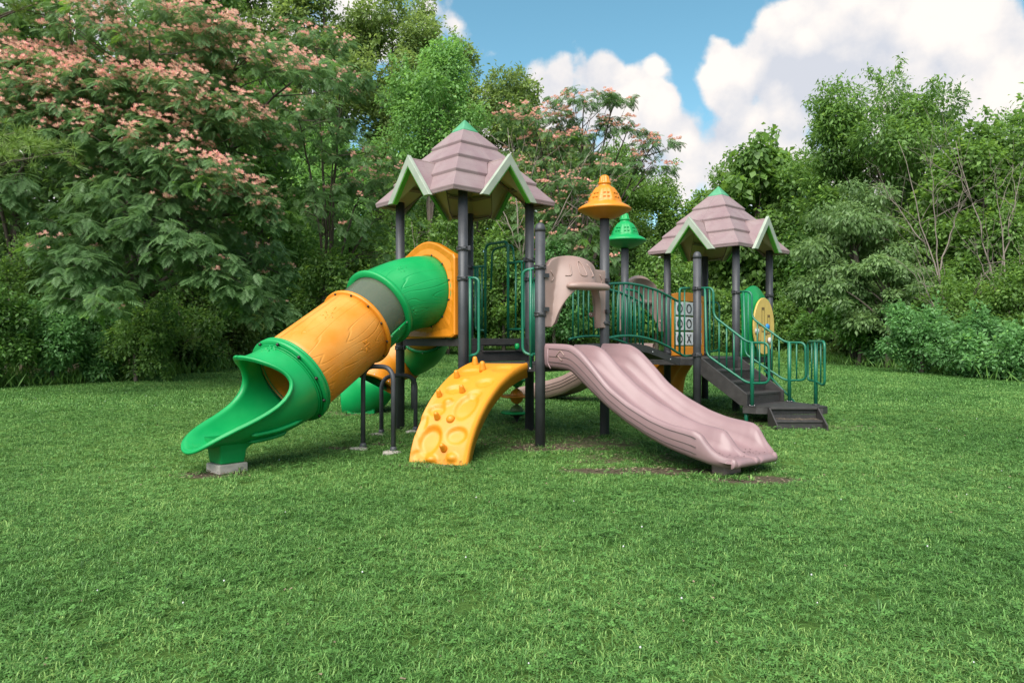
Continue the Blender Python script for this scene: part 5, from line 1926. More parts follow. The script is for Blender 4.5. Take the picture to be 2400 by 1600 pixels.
# ------------------------------------------------------------------ spinning bead totem under the platform
def totem():
    p = u(1211, 900, 9.75)[:2]; gz = float(ground(*p))
    root = empty('bead_totem', N3(p, gz), 'spinning stack of green and orange beads with rings, hanging under the platform', 'spinning toy')
    k = 9.75 / F_PX
    z = lambda y: CAM_Z - (y - 800) * k
    def bead(y0, y1, r, mt, nm='bead'):
        a, b = z(y1), z(y0); m = (a + b) / 2; h = (b - a) / 2
        MB().lathe([(r * .55 * 0 + .02, a), (r * .75, a + h * .35), (r * .97, m - h * .2), (r, m), (r * .97, m + h * .2), (r * .75, b - h * .35), (.02, b)], 24, N3(p, 0)).build(nm, M[mt], root)
    def disc(y, r, mt):
        c = z(y)
        MB().lathe([(.05, c - .012), (r * .93, c - .016), (r, c - .006), (r, c + .006), (r * .93, c + .016), (.05, c + .012)], 32, N3(p, 0)).build('ring', M[mt], root)
    bead(874, 908, .095, 'green'); disc(890, .20, 'green')
    bead(910, 947, .095, 'orange'); disc(928, .215, 'orange')
    bead(948, 974, .09, 'brown_g'); disc(966, .215, 'green')
    zz = z(972)
    MB().lathe([(.014, gz - .03), (.016, gz + .02), (.05, gz + .08), (.085, zz - .01), (.09, zz), (.02, zz + .01)], 20, N3(p, 0)).build('spindle_base', M['deck'], root)
    MB().tube([N3(p, gz - .03), N3(p, Z2 - .10)], .017, 10).build('spindle', M['post'], root)


totem()

# ------------------------------------------------------------------ trees and shrubs
def leaves_mesh(name, pos, dirv, nrm, ln, wd, mat, tint, fold=.18):
    """one small folded diamond per leaf"""
    pos = np.asarray(pos); n = len(pos)
    dirv = dirv / (np.linalg.norm(dirv, axis=1)[:, None] + 1e-9)
    sd = np.cross(nrm, dirv); sd /= np.linalg.norm(sd, axis=1)[:, None] + 1e-9
    nn = np.cross(dirv, sd)
    l = ln[:, None]; w = wd[:, None]
    mid = pos + dirv * l * .45 + nn * w * fold
    V = np.stack([pos, mid + sd * w * .5, pos + dirv * l - nn * l * .08, mid - sd * w * .5], 1).reshape(-1, 3)
    Fq = np.arange(4 * n, dtype=np.int32).reshape(n, 4)
    return np_mesh(name, V, Fq, mat, attrs={'tint': ('FACE', tint)})


def rand_dirs(g, n):
    v = g.normal(size=(n, 3)); return v / np.linalg.norm(v, axis=1)[:, None]


def tree(kind, label, px, d, top, bot, hw, n, leaf, mat, name=None, group=None, seed=0, depth=None, trunk_px=None, nclump=34, csize=.30, droop=.3,
         loose=.15, aspect=.5, bark='bark', lean=0.0, cat=None, trunk_r=None, squash=.8, sprigs=0):
    """crown given by the picture rows of its top and bottom and its half width at distance d"""
    g = np.random.default_rng(1000 + seed)
    n = int(n * .67); leaf *= 1.15
    k = d / F_PX
    cx = (px - 1200) * k; zt = CAM_Z - (top - 800) * k; zb = CAM_Z - (bot - 800) * k
    rx = hw * k; rz = (zt - zb) / 2; cz = (zt + zb) / 2
    ry = depth if depth else rx * .8
    bx = cx if trunk_px is None else (trunk_px - 1200) * k
    zg = float(ground(bx, d))
    root = empty(name or kind, (bx, d, zg), label, cat or ('tree' if 'tree' in (name or kind) else 'shrub'), group)
    # clumps through the crown
    cl = []
    while len(cl) < nclump:
        v = g.uniform(-1, 1, 3)
        r = np.linalg.norm(v)
        if r > 1 or r < .35: continue
        tp = 1 - .28 * max(0, v[2]) - .12 * max(0, -v[2])
        cl.append((v[0] * tp, v[1] * tp, v[2]))
    cl = np.array(cl)
    base = min(rx, rz) * csize
    rad = base * g.uniform(.65, 1.35, nclump)
    inner = 1 - base / np.array([max(rx, .01), max(ry, .01), max(rz, .01)]) * .8
    cc = np.array([cx, d, cz]) + cl * np.array([rx, ry, rz]) * np.clip(inner, .3, 1)
    cc[:, 0] += lean * (cc[:, 2] - zg)
    wts = rad ** 2; wts /= wts.sum()
    ci = g.choice(nclump, n, p=wts)
    dv = rand_dirs(g, n)
    rr = np.where(g.uniform(size=n) < loose, g.uniform(.8, 1.5, n), g.uniform(.35, 1.0, n) ** .6)
    off = dv * (rad[ci] * rr)[:, None]
    off[:, 2] *= squash
    pos = cc[ci] + off
    if sprigs:
        # leafy shoots that stick out of the outline
        P = [pos]
        for _ in range(sprigs):
            c = cc[g.integers(nclump)]
            u_ = unit((c - np.array([cx, d, cz])) / np.array([rx, ry, rz]) * np.array([1, .6, 1]) + g.normal(0, .25, 3) + np.array([0, 0, .35]))
            L = base * g.uniform(1.2, 2.2); m = int(28 * L / max(leaf, .05) * .25) + 14
            t = g.uniform(.3, 1, m) ** .8
            P.append(c + u_ * (L * t)[:, None] + g.normal(0, leaf * .55, (m, 3)))
        pos = np.concatenate(P); e = len(pos) - n
        dv = np.concatenate([dv, rand_dirs(g, e)]); ci = np.concatenate([ci, g.integers(0, nclump, e)]); rr = np.concatenate([rr, np.full(e, 1.1)])
        n = len(pos)
    keep = pos[:, 2] > ground(pos[:, 0], pos[:, 1]) + .03
    pos, dv, ci, rr = pos[keep], dv[keep], ci[keep], rr[keep]; n = len(pos)
    dirv = dv * .8 + g.normal(0, .55, (n, 3)); dirv[:, 2] -= droop
    nrm = dv * .55 + g.normal(0, .45, (n, 3)); nrm[:, 2] += .75
    ln = leaf * g.uniform(.6, 1.3, n) * g.uniform(.78, 1.3, nclump)[ci]; wd = ln * aspect * g.uniform(.8, 1.2, n)
    ct = g.uniform(-.24, .22, nclump)
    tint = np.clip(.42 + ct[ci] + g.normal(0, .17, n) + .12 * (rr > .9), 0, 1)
    me = leaves_mesh('crown', pos - ORG[root.name], dirv, nrm, ln, wd, LM[mat], tint)
    link('crown', me, root)
    # trunk and limbs
    tr = trunk_r or max(.03, rx * .045)
    mb = MB()
    if zb - zg > -2:
        p0 = np.array([bx, d, zg - .1]); p1 = np.array([cx + lean * rz, d, cz + rz * .45])
        mid = (p0 + p1) / 2 + np.append(g.normal(0, rx * .05, 2), 0)
        s = np.linspace(0, 1, 9)[:, None]
        pts = (1 - s) ** 2 * p0 + 2 * s * (1 - s) * mid + s * s * p1
        mb.tube(pts, np.linspace(tr * 1.25, tr * .3, 9), 7)
        for i in g.choice(nclump, min(nclump, 12), replace=False):
            t = g.uniform(.3, .9); q0 = (1 - t) ** 2 * p0 + 2 * t * (1 - t) * mid + t * t * p1
            q1 = cc[i]
            qm = (q0 + q1) / 2 + np.array([0, 0, .12 * rx]) + g.normal(0, rx * .06, 3)
            pts2 = (1 - s) ** 2 * q0 + 2 * s * (1 - s) * qm + s * s * q1
            mb.tube(pts2, np.linspace(tr * .45, tr * .07, 9), 5)
        mb.build('trunk' if 'tree' in (name or kind) else 'stem', M[bark], root)
    return root


def bare_tree(label, base, tips, r0, seed, bark='bark_grey', twig=6, name='dead_tree'):
    """leafless branching tree: limbs run from the base to the tips, each throwing smaller twigs"""
    g = np.random.default_rng(seed)
    root = empty(name, (base[0], base[1], float(ground(base[0], base[1]))), label, 'dead tree')
    n_ = 0
    base = np.array([base[0], base[1], float(ground(base[0], base[1])) - .1])
    fork = None
    tr = MB()
    for tip, f0 in tips:
        tip = np.array(tip)
        st = base + (tips[0][0] - base) * f0
        mid = (st + tip) / 2 + np.append(g.normal(0, .10, 2), .12)
        s = np.linspace(0, 1, 12)[:, None]
        pts = (1 - s) ** 2 * st + 2 * s * (1 - s) * mid + s * s * tip
        pts[1:-1] += g.normal(0, .025, (10, 3))
        rr = r0 * (1 - f0 * .65)
        m = MB().tube(pts, np.linspace(rr, rr * .16, 12), 7)
        for _ in range(twig):
            i = g.integers(3, 11); L = np.linalg.norm(tip - st) * g.uniform(.16, .42)
            dr = unit(unit(tip - st) + g.normal(0, .55, 3) * np.array([1, .7, .8]))
            q = pts[i]; e = q + dr * L
            sm = np.linspace(0, 1, 6)[:, None]
            tw = q + (e - q) * sm; tw[1:] += g.normal(0, .02, (5, 3)) * L
            m.tube(tw, np.linspace(rr * .30, rr * .07, 6), 5)
            for _ in range(3):
                j = g.integers(2, 6); e2 = tw[j] + unit(dr + g.normal(0, .6, 3)) * L * g.uniform(.25, .6)
                m.tube([tw[j], (tw[j] + e2) / 2 + g.normal(0, .015, 3), e2], [rr * .13, rr * .09, rr * .04], 4)
        m.build('trunk' if n_ == 0 else 'limb', M[bark], root); n_ += 1
    return root


# feathery leaf of the silk trees: a drooping midrib with paired fingers
def frond_mesh(seed):
    g = np.random.default_rng(seed); V = []; F = []
    nseg = 8; Ln = 1.0
    rib = lambda t: np.array([t * Ln, 0, .10 * t - .34 * t * t])
    def strip(p, q, w):
        d = unit(q - p); s = np.cross(np.array([0, 0, 1.0]), d); s = unit(s) if np.linalg.norm(s) > 1e-6 else np.array([0, 1.0, 0])
        m = (p + q) / 2 + np.array([0, 0, .02]); b = len(V)
        V.extend([p, m + s * w * 1.15, q, m - s * w * 1.15]); F.append([b, b + 1, b + 2, b + 3])
    for i in range(nseg):
        t = .16 + .80 * i / (nseg - 1)
        p = rib(t)
        ll = .42 * math.sin(math.pi * (.16 + .80 * t)) ** .8 + .05
        for sg in (-1, 1):
            a = R(62 - 30 * t) * sg * g.uniform(.92, 1.08)
            q = p + np.array([math.cos(a) * ll, math.sin(a) * ll, -.17 * ll - .05 + g.normal(0, .015)])
            strip(p, q, .037 * g.uniform(.85, 1.15))
    strip(rib(.9), rib(1.22), .037)
    b = len(V)
    for t in (0, .5, 1):
        V.extend([rib(t) + np.array([0, -.008, 0]), rib(t) + np.array([0, .008, 0])])
    F += [[b, b + 1, b + 3, b + 2], [b + 2, b + 3, b + 5, b + 4]]
    return np.array(V), F


FRV, FRF = frond_mesh(1)
FROND_ME = [np_mesh('frond', FRV, FRF, LM['mimosa'], attrs={'tint': ('FACE', np.full(len(FRF), t))}) for t in (.12, .26, .40, .54, .70, .97)]


def blossom_geo(seed):
    g = np.random.default_rng(seed); V = []; F = []; T = []
    for i in range(15):
        a = g.uniform(0, 6.283); el = g.uniform(.05, 1.5)
        d = np.array([math.cos(a) * math.cos(el), math.sin(a) * math.cos(el), math.sin(el)])
        s = unit(np.cross(d, [.3, .2, 1.0])); b = len(V); w = .19
        q = g.choice([.12, .4, .75, 1.0, 1.0]); V += [d * .10, d * .62 + s * w, d * g.uniform(.95, 1.15), d * .62 - s * w]; T += [0, .55 * q, q, .55 * q]
        F.append([b, b + 1, b + 2, b + 3])
    return np.array(V), F, np.array(T)


BLV, BLF, BLT = blossom_geo(2)
BLOSSOM_ME = np_mesh('blossom', BLV, BLF, M['petal'], attrs={'tint': ('POINT', BLT)})


def mimosa(label, trunk_px, d, sprays, nf, fl, seed, frond=.30, parts=300, flowers=300, bl=.06, name='silk_tree', limb_r=.09):
    """spreading silk tree: flat sprays of feathery leaves, blossoms standing on the upper sides.
    sprays: centre px, py, distance, half width px, thickness px, fall to the right (px per px), weight, flower share"""
    g = np.random.default_rng(seed)
    bx = (trunk_px - 1200) * d / F_PX
    root = empty(name, (bx, d, float(ground(bx, d))), label, 'tree', None)
    org = ORG[root.name]
    fp, fa, fs, ft = [], [], [], []
    bp = []
    wt = np.array([s[6] for s in sprays], float); wt /= wt.sum()
    limbs = MB()
    s_ = np.linspace(0, 1, 14)[:, None]
    trunk0 = np.array([bx, d, org[2] - .1]); head = np.array([bx + .2, d - .2, max(2.2, org[2] + 1.6)])
    limbs.tube([trunk0, (trunk0 + head) / 2 + np.array([.06, .03, 0]), head], [limb_r * 1.5, limb_r * 1.3, limb_r * 1.15], 9)
    for (px, py, dd, hw, th, sl, w, fshare), wq in zip(sprays, wt):
        k = dd / F_PX
        cen = u(px, py, dd); rx = hw * k; rz = th * k; ry = rx * .55
        tip = cen + np.array([rx * .8, -ry * .4, -sl * rx * .8])
        start = head + (cen - head) * .0
        mid = (start + cen) / 2 + np.array([0, 0, .5 + .1 * np.linalg.norm(cen - start)])
        pts = (1 - s_) ** 2 * start + 2 * s_ * (1 - s_) * mid + s_ ** 2 * (cen - np.array([0, 0, rz * .8]))
        pts[1:-1] += g.normal(0, .02, (12, 3))
        limbs.tube(pts, np.linspace(limb_r * .75, limb_r * .22, 14), 7)
        for _ in range(6):
            e = cen + np.array([g.uniform(-.8, .9) * rx, g.uniform(-.8, .4) * ry, 0]); e[2] += -sl * (e[0] - cen[0]) - rz * .5
            q0 = pts[g.integers(9, 14)]
            limbs.tube([q0, (q0 + e) / 2 + g.normal(0, .05, 3), e], [limb_r * .2, limb_r * .13, limb_r * .05], 5)
        m = int(nf * wq / 5) + 1
        for _ in range(m):
            a = g.uniform(0, 6.283); r = math.sqrt(g.uniform())
            x = r * math.cos(a) * rx; y = r * math.sin(a) * ry
            lay = g.uniform(-1, 1)
            c = cen + np.array([x, y, lay * rz * 1.5 * (1 - .5 * r * r) - sl * x + y * .15]) + g.normal(0, .06, 3)
            # rosette: five fronds fanning mainly outwards and downhill
            h0 = math.atan2(y * .6 - .35 * ry, x + sl * rx * .6)
            cnt = g.integers(4, 7)
            tc = g.uniform(0, 1)
            for q in range(cnt):
                h = h0 + (q - (cnt - 1) / 2) * g.uniform(.5, .9) + g.normal(0, .30)
                pit = -g.uniform(-.1, .85)
                fp.append(c + g.normal(0, .03, 3)); fa.append((h, pit, g.normal(0, .3))); fs.append(frond * g.uniform(.7, 1.2))
                ft.append(5 if tc > .965 else int(np.clip(g.normal(1.9, 1.2), 0, 4)))
            if g.uniform() < fshare and lay > -.85:
                for _ in range(g.integers(4, 9)):
                    bp.append((c + np.array([g.normal(0, .11), g.normal(0, .11) - .04, .05 + g.uniform(0, .08)]), bl * g.uniform(.7, 1.25)))
    limbs.build('trunk', M['bark'], root)
    fp = np.array(fp); fs = np.array(fs)
    def mat_of(i):
        h, p, r = fa[i]
        return Matrix.Translation(Vector(fp[i])) @ Matrix.Rotation(h, 4, 'Z') @ Matrix.Rotation(-p, 4, 'Y') @ Matrix.Rotation(r, 4, 'X') @ Matrix.Scale(float(fs[i]), 4)
    # the fronds that show largest are objects of their own, the rest one mass
    size = fs / fp[:, 1]
    inview = (np.abs(fp[:, 0] / fp[:, 1]) < .72) & ((fp[:, 2] - CAM_Z) / fp[:, 1] < .48)
    order = np.argsort(-(size * (inview * 1.0 + .001) * np.exp(-.9 * (fp[:, 1] - fp[:, 1].min()) / 4)))
    big, rest = order[:parts], order[parts:]
    for i in big:
        link('frond', FROND_ME[ft[i]], root, M=mat_of(i))
    if len(rest):
        Ms = np.array([np.array(mat_of(i)) for i in rest])
        V = np.einsum('nij,kj->nki', Ms[:, :3, :3], FRV) + Ms[:, None, :3, 3] - org
        nv = len(FRV); V = V.reshape(-1, 3)
        nq = np.array(FRF)
        offs = (np.arange(len(rest)) * nv)[:, None, None]
        tv = np.array([(.12, .26, .40, .54, .70, .97)[ft[i]] for i in rest])
        FA = (nq[None] + offs).reshape(-1, 4)
        me = np_mesh('foliage', V, FA, LM['mimosa'], attrs={'tint': ('FACE', np.repeat(tv, len(nq)))})
        o = link('foliage', me, root); o['kind'] = 'stuff'
    if bp:
        bs = np.array([b[1] / b[0][1] * (1 if abs(b[0][0] / b[0][1]) < .71 and (b[0][2] - CAM_Z) / b[0][1] < .475 else .01) for b in bp]); order = np.argsort(-bs)
        for i in order[:flowers]:
            p, s = bp[i]
            link('blossom', BLOSSOM_ME, root, M=Matrix.Translation(Vector(p)) @ Matrix.Rotation(g.uniform(0, 6.28), 4, 'Z') @ Matrix.Rotation(g.normal(0, .35), 4, 'X') @ Matrix.Scale(float(s), 4))
        rest = order[flowers:]
        if len(rest):
            V = np.concatenate([BLV * bp[i][1] + bp[i][0] - org for i in rest]); nv = len(BLV)
            FA = (np.array(BLF)[None] + (np.arange(len(rest)) * nv)[:, None, None]).reshape(-1, 4)
            me = np_mesh('blossom_mass', V, FA, M['petal'], attrs={'tint': ('POINT', np.tile(BLT, len(rest)))})
            o = link('blossom_mass', me, root); o['kind'] = 'stuff'
    return root


def needle_cluster(mb, c, dirv, r, n, g):
    for _ in range(n):
        d = unit(unit(np.array(dirv)) * .75 + g.normal(0, .6, 3))
        s = unit(np.cross(d, g.normal(0, 1, 3))); w = r * .018
        p = c; q = c + d * r * g.uniform(.7, 1.1); q[2] -= r * .12
        mb.add([p - s * w, p + s * w, q], [[0, 1, 2]])


def pine(label, base_px, d, boughs, seed, hh=9.0, r=.28, needles=46):
    g = np.random.default_rng(seed)
    bx = (base_px - 1200) * d / F_PX; zg = float(ground(bx, d))
    root = empty('pine_tree', (bx, d, zg), label, 'tree')
    MB().tube([(bx, d, zg - .1), (bx + .05, d, zg + hh * .5), (bx, d, zg + hh)], [.16 * hh / 9, .12 * hh / 9, .03], 9).build('trunk', M['bark'], root)
    for k, (px, py, dd, ln) in enumerate(boughs):
        tip = u(px, py, dd)
        st = np.array([bx, d, max(tip[2] - .25, zg + .4)])
        mid = (st + tip) / 2 + np.array([0, 0, .12])
        s = np.linspace(0, 1, 8)[:, None]
        pts = (1 - s) ** 2 * st + 2 * s * (1 - s) * mid + s * s * tip
        o = MB().tube(pts, np.linspace(.028, .008, 8), 6).build('bough', M['bark'], root)
        mb = MB()
        for _ in range(ln):
            c = tip + np.array([g.uniform(-1, .15), g.uniform(-.5, .5), g.uniform(-.3, .25)]) * .75
            needle_cluster(mb, c, (.5, -.4, .35), r * g.uniform(.75, 1.15), needles, g)
        V = np.array(mb.v) - ORG[root.name]
        nf = len(mb.f)
        me = np_mesh('needles', V, np.array(mb.f, np.int32), LM['pine'], attrs={'tint': ('FACE', np.clip(g.normal(.4, .22, nf), 0, 1))})
        q = link('needles', me, o)
    return root


def edge_weeds(name, label, pts, n, h, seed, mat='weed'):
    """knee high blades and stalks along the foot of the woods"""
    g = np.random.default_rng(seed)
    pts = np.array(pts); i = g.integers(0, len(pts) - 1, n); t = g.uniform(size=n)[:, None]
    P = pts[i] * (1 - t) + pts[i + 1] * t + g.normal(0, .28, (n, 2))
    z = ground(P[:, 0], P[:, 1]); base = np.column_stack([P, z])
    d = np.column_stack([g.normal(0, .55, n), g.normal(0, .45, n) - .25, np.ones(n)])
    L = h * g.uniform(.4, 1.2, n)
    me = leaves_mesh(name, base, d, np.column_stack([g.normal(0, 1, n), -np.ones(n), g.uniform(0, .5, n)]), L, .022 + .03 * g.uniform(size=n) * h, LM[mat], np.clip(g.normal(.5, .22, n), 0, 1))
    o = link(name, me); tag(o, label, 'weeds', None, 'stuff')


def woods_mass(name, label, cols, mat, leaf, n, seed):
    """the wood behind the trees one can tell apart: one closed mass of leaves. cols: px, distance, top py"""
    g = np.random.default_rng(seed)
    cols = np.array(cols, float)
    t = g.uniform(0, len(cols) - 1, n); i = np.minimum(t.astype(int), len(cols) - 2); f = t - i
    c = cols[i] * (1 - f)[:, None] + cols[i + 1] * f[:, None]
    d = c[:, 1] + g.uniform(-1.2, 3.0, n)
    x = (c[:, 0] - 1200) * d / F_PX
    zg = ground(x, d); zt = CAM_Z - (c[:, 2] - 800) * d / F_PX + .9 * np.sin(c[:, 0] * .045) + .5 * np.sin(c[:, 0] * .13)
    z = zg + (zt - zg) * g.uniform(0, 1, n) ** 1.25
    P = np.column_stack([x, d, z])
    me = leaves_mesh(name, P, g.normal(0, 1, (n, 3)) + np.array([0, 0, -.3]), g.normal(0, .6, (n, 3)) + np.array([0, -.6, .6]), leaf * g.uniform(.7, 1.3, n), leaf * .6 * g.uniform(.7, 1.3, n), LM[mat], np.clip(g.normal(.35, .2, n), 0, 1))
    o = link(name, me); tag(o, label, 'woods', None, 'stuff')


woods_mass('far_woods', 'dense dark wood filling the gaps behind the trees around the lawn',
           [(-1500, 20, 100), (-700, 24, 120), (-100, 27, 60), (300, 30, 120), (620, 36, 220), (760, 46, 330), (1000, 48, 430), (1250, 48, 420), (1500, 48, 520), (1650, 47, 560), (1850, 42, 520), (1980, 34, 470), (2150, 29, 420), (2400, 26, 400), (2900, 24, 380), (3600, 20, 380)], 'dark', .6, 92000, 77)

T_ = 'trees around the lawn'
# left side: dark trees inside the wood, behind the silk trees
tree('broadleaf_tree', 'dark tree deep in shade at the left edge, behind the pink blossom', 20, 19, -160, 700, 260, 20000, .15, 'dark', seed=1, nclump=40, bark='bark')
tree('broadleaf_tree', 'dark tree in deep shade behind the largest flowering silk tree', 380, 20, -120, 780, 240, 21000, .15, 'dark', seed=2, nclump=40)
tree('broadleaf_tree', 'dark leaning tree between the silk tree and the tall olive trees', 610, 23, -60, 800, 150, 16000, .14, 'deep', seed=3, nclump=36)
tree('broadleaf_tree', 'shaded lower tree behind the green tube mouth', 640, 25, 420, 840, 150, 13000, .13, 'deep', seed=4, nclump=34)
# tall trees of the skyline
tree('broadleaf_tree', 'tall olive tree cut by the top of the frame, left of the bright round one', 760, 37, -190, 560, 140, 32000, .19, 'olive', seed=5, nclump=46, csize=.26, sprigs=20)
tree('broadleaf_tree', 'tallest olive tree at the frame top, right above the bright round crown', 920, 39, -150, 520, 130, 32000, .19, 'olive', seed=6, nclump=46, csize=.26, sprigs=24)
tree('broadleaf_tree', 'olive tree stepping down the skyline right of the bright round crown', 1095, 40, 55, 620, 92, 24000, .18, 'olive', seed=7, nclump=34, csize=.3, sprigs=16)
tree('broadleaf_tree', 'narrow olive tree standing at the cloud edge left of the flat topped silk tree', 1200, 40, 78, 640, 98, 26000, .18, 'olive', seed=8, nclump=34, csize=.3, sprigs=16)
tree('broadleaf_tree', 'bright green round crowned tree above the taller tower roof', 1010, 30, 78, 470, 142, 36000, .13, 'bright', seed=9, nclump=54, csize=.27, sprigs=20, droop=.5)
tree('broadleaf_tree', 'fresh green tree left of the taller tower roof, under the olive ones', 760, 29, 250, 640, 130, 22000, .13, 'bright', seed=10, nclump=42)
tree('broadleaf_tree', 'mid green tree behind the taller tower roof and its left post', 960, 33, 330, 800, 170, 22000, .14, 'mid', seed=11, nclump=48)
tree('broadleaf_tree', 'leafy tree directly behind the dark posts of the taller tower', 1120, 34, 380, 810, 140, 20000, .14, 'mid', seed=12, nclump=44)
tree('vine_covered_tree', 'tree smothered in fresh vines behind the orange bell', 1450, 35, 305, 800, 95, 21000, .14, 'lime', seed=13, nclump=44, csize=.3, sprigs=14, cat='tree')
tree('vine_covered_tree', 'lower vine covered tree just behind the green bell', 1555, 36, 395, 810, 95, 19000, .14, 'lime', seed=14, nclump=40, sprigs=16, cat='tree')
tree('broadleaf_tree', 'low leafy tree between the two roofs, under the silk tree', 1340, 36, 300, 810, 130, 26000, .15, 'mid', seed=15, nclump=40)
tree('broadleaf_tree', 'small tree at the lowest notch of the skyline left of the right roof', 1640, 38, 445, 810, 80, 13000, .15, 'mid', seed=16, nclump=32, sprigs=10)
tree('broadleaf_tree', 'olive tree filling the frame top between the silk tree and the tallest olive tree', 590, 33, -170, 520, 130, 22000, .18, 'olive', seed=26, nclump=44, csize=.28)
tree('broadleaf_tree', 'dark tree at the frame top behind the largest flowering silk tree', 420, 28, -240, 430, 170, 20000, .17, 'mid', seed=27, nclump=44, csize=.28)
tree('broadleaf_tree', 'olive tree behind the bright round crown, its top just under the frame edge', 985, 43, -40, 560, 110, 21000, .20, 'olive', seed=28, nclump=44, csize=.28, sprigs=16)
tree('broadleaf_tree', 'shaded tree behind the taller tower roof, right of the bright round crown', 1200, 41, 165, 700, 120, 24000, .18, 'mid', seed=29, nclump=40)
tree('broadleaf_tree', 'leafy crown filling in beneath the flat topped silk tree', 1300, 38, 285, 580, 130, 24000, .17, 'olive', seed=30, nclump=44)
tree('broadleaf_tree', 'small crown under the right wing of the flat topped silk tree', 1470, 39, 335, 580, 85, 15000, .17, 'mid', seed=31, nclump=34, sprigs=10)
tree('broadleaf_tree', 'leafy tree joining the skyline between the green bell and the right roof', 1690, 36, 362, 760, 85, 17000, .16, 'lime', seed=32, nclump=40, sprigs=16)
tree('broadleaf_tree', 'tree closing the skyline right of the right tower roof', 1890, 31, 338, 760, 85, 19000, .15, 'mid', seed=33, nclump=40, sprigs=20)
tree('cherry_tree', 'slender tree with long shoots left of the tallest tree on the right', 1960, 27, 245, 640, 90, 18000, .135, 'mid', seed=34, nclump=36, sprigs=40, aspect=.4)
# right side
tree('catalpa_tree', 'broad leaved tree with large hanging leaves above the right tower roof', 1770, 33, 312, 700, 138, 17000, .24, 'lime', seed=17, nclump=34, aspect=.75, droop=.9, sprigs=12)
tree('catalpa_tree', 'smaller broad leaved tree below and behind the right tower roof', 1800, 34, 520, 830, 120, 11000, .22, 'mid', seed=18, nclump=34, aspect=.7, droop=.8)
tree('cherry_tree', 'tall airy tree with long whippy shoots topping the right skyline', 2080, 26, 112, 580, 190, 42000, .14, 'mid', seed=19, nclump=46, csize=.24, sprigs=60, aspect=.38, droop=.55)
tree('cherry_tree', 'tree with greyish drooping leaves over the dark hollow at right', 2000, 23, 400, 780, 170, 28000, .135, 'grey', seed=20, nclump=44, csize=.26, aspect=.38, droop=.9, squash=.55)
tree('cherry_tree', 'low spreading greyish tree whose branches hang above the right bushes', 2080, 21, 560, 800, 150, 20000, .125, 'grey', seed=21, nclump=34, csize=.24, aspect=.4, droop=.8, squash=.5)
tree('broadleaf_tree', 'bright leaved tree at the right edge wrapped round the bare branches', 2300, 21.5, 245, 720, 155, 32000, .115, 'lime', seed=22, nclump=44, csize=.26, aspect=.7, sprigs=20)
tree('broadleaf_tree', 'tree rising out of frame at the upper right corner', 2440, 24, 150, 700, 160, 24000, .13, 'mid', seed=23, nclump=40, sprigs=20)
tree('broadleaf_tree', 'dark tree in the shaded gap behind the stair rails', 1900, 30, 480, 820, 110, 16000, .14, 'deep', seed=24, nclump=36)
tree('broadleaf_tree', 'shaded tree behind the bushes at the right edge', 2260, 24, 480, 840, 200, 15000, .15, 'dark', seed=25, nclump=36)
# shrubs along the right edge of the lawn
S_ = 'shrubs along the edge of the lawn'
for i, (px, d, top, bot, hw, n, mt, lab) in enumerate([
        (2160, 18.6, 712, 880, 100, 12000, 'shrub', 'rounded fresh green bush left of the others in the right hand thicket'),
        (2290, 17.3, 735, 900, 105, 12000, 'shrub', 'fresh green bush in the middle of the right hand thicket'),
        (2420, 16.3, 740, 920, 100, 11000, 'shrub', 'fresh green bush cut by the right edge of the frame'),
        (2230, 19.6, 640, 850, 110, 12000, 'lime', 'taller yellowish bush standing behind the right hand thicket'),
        (2385, 18.6, 610, 860, 95, 11000, 'lime', 'yellow green bush below the bare branches at the right edge'),
        (1830, 28.5, 700, 845, 60, 7000, 'lime', 'small yellow green bush seen through the stair hand rails'),
        (1895, 27.0, 720, 850, 50, 6000, 'deep', 'small dark bush right of the stair hand rails'),
        (1985, 24.6, 790, 862, 50, 4200, 'olive', 'low dry looking bush at the mouth of the dark hollow'),
        (2075, 21.6, 770, 868, 60, 6500, 'shrub', 'low bush beside the dark hollow, left of the thicket')]):
    tree('shrub', lab, px, d, top, bot, hw, n, .085 if d < 21 else .11, mt, seed=40 + i, nclump=30, csize=.32, group=S_, aspect=.5, droop=.25, sprigs=34, loose=.3)
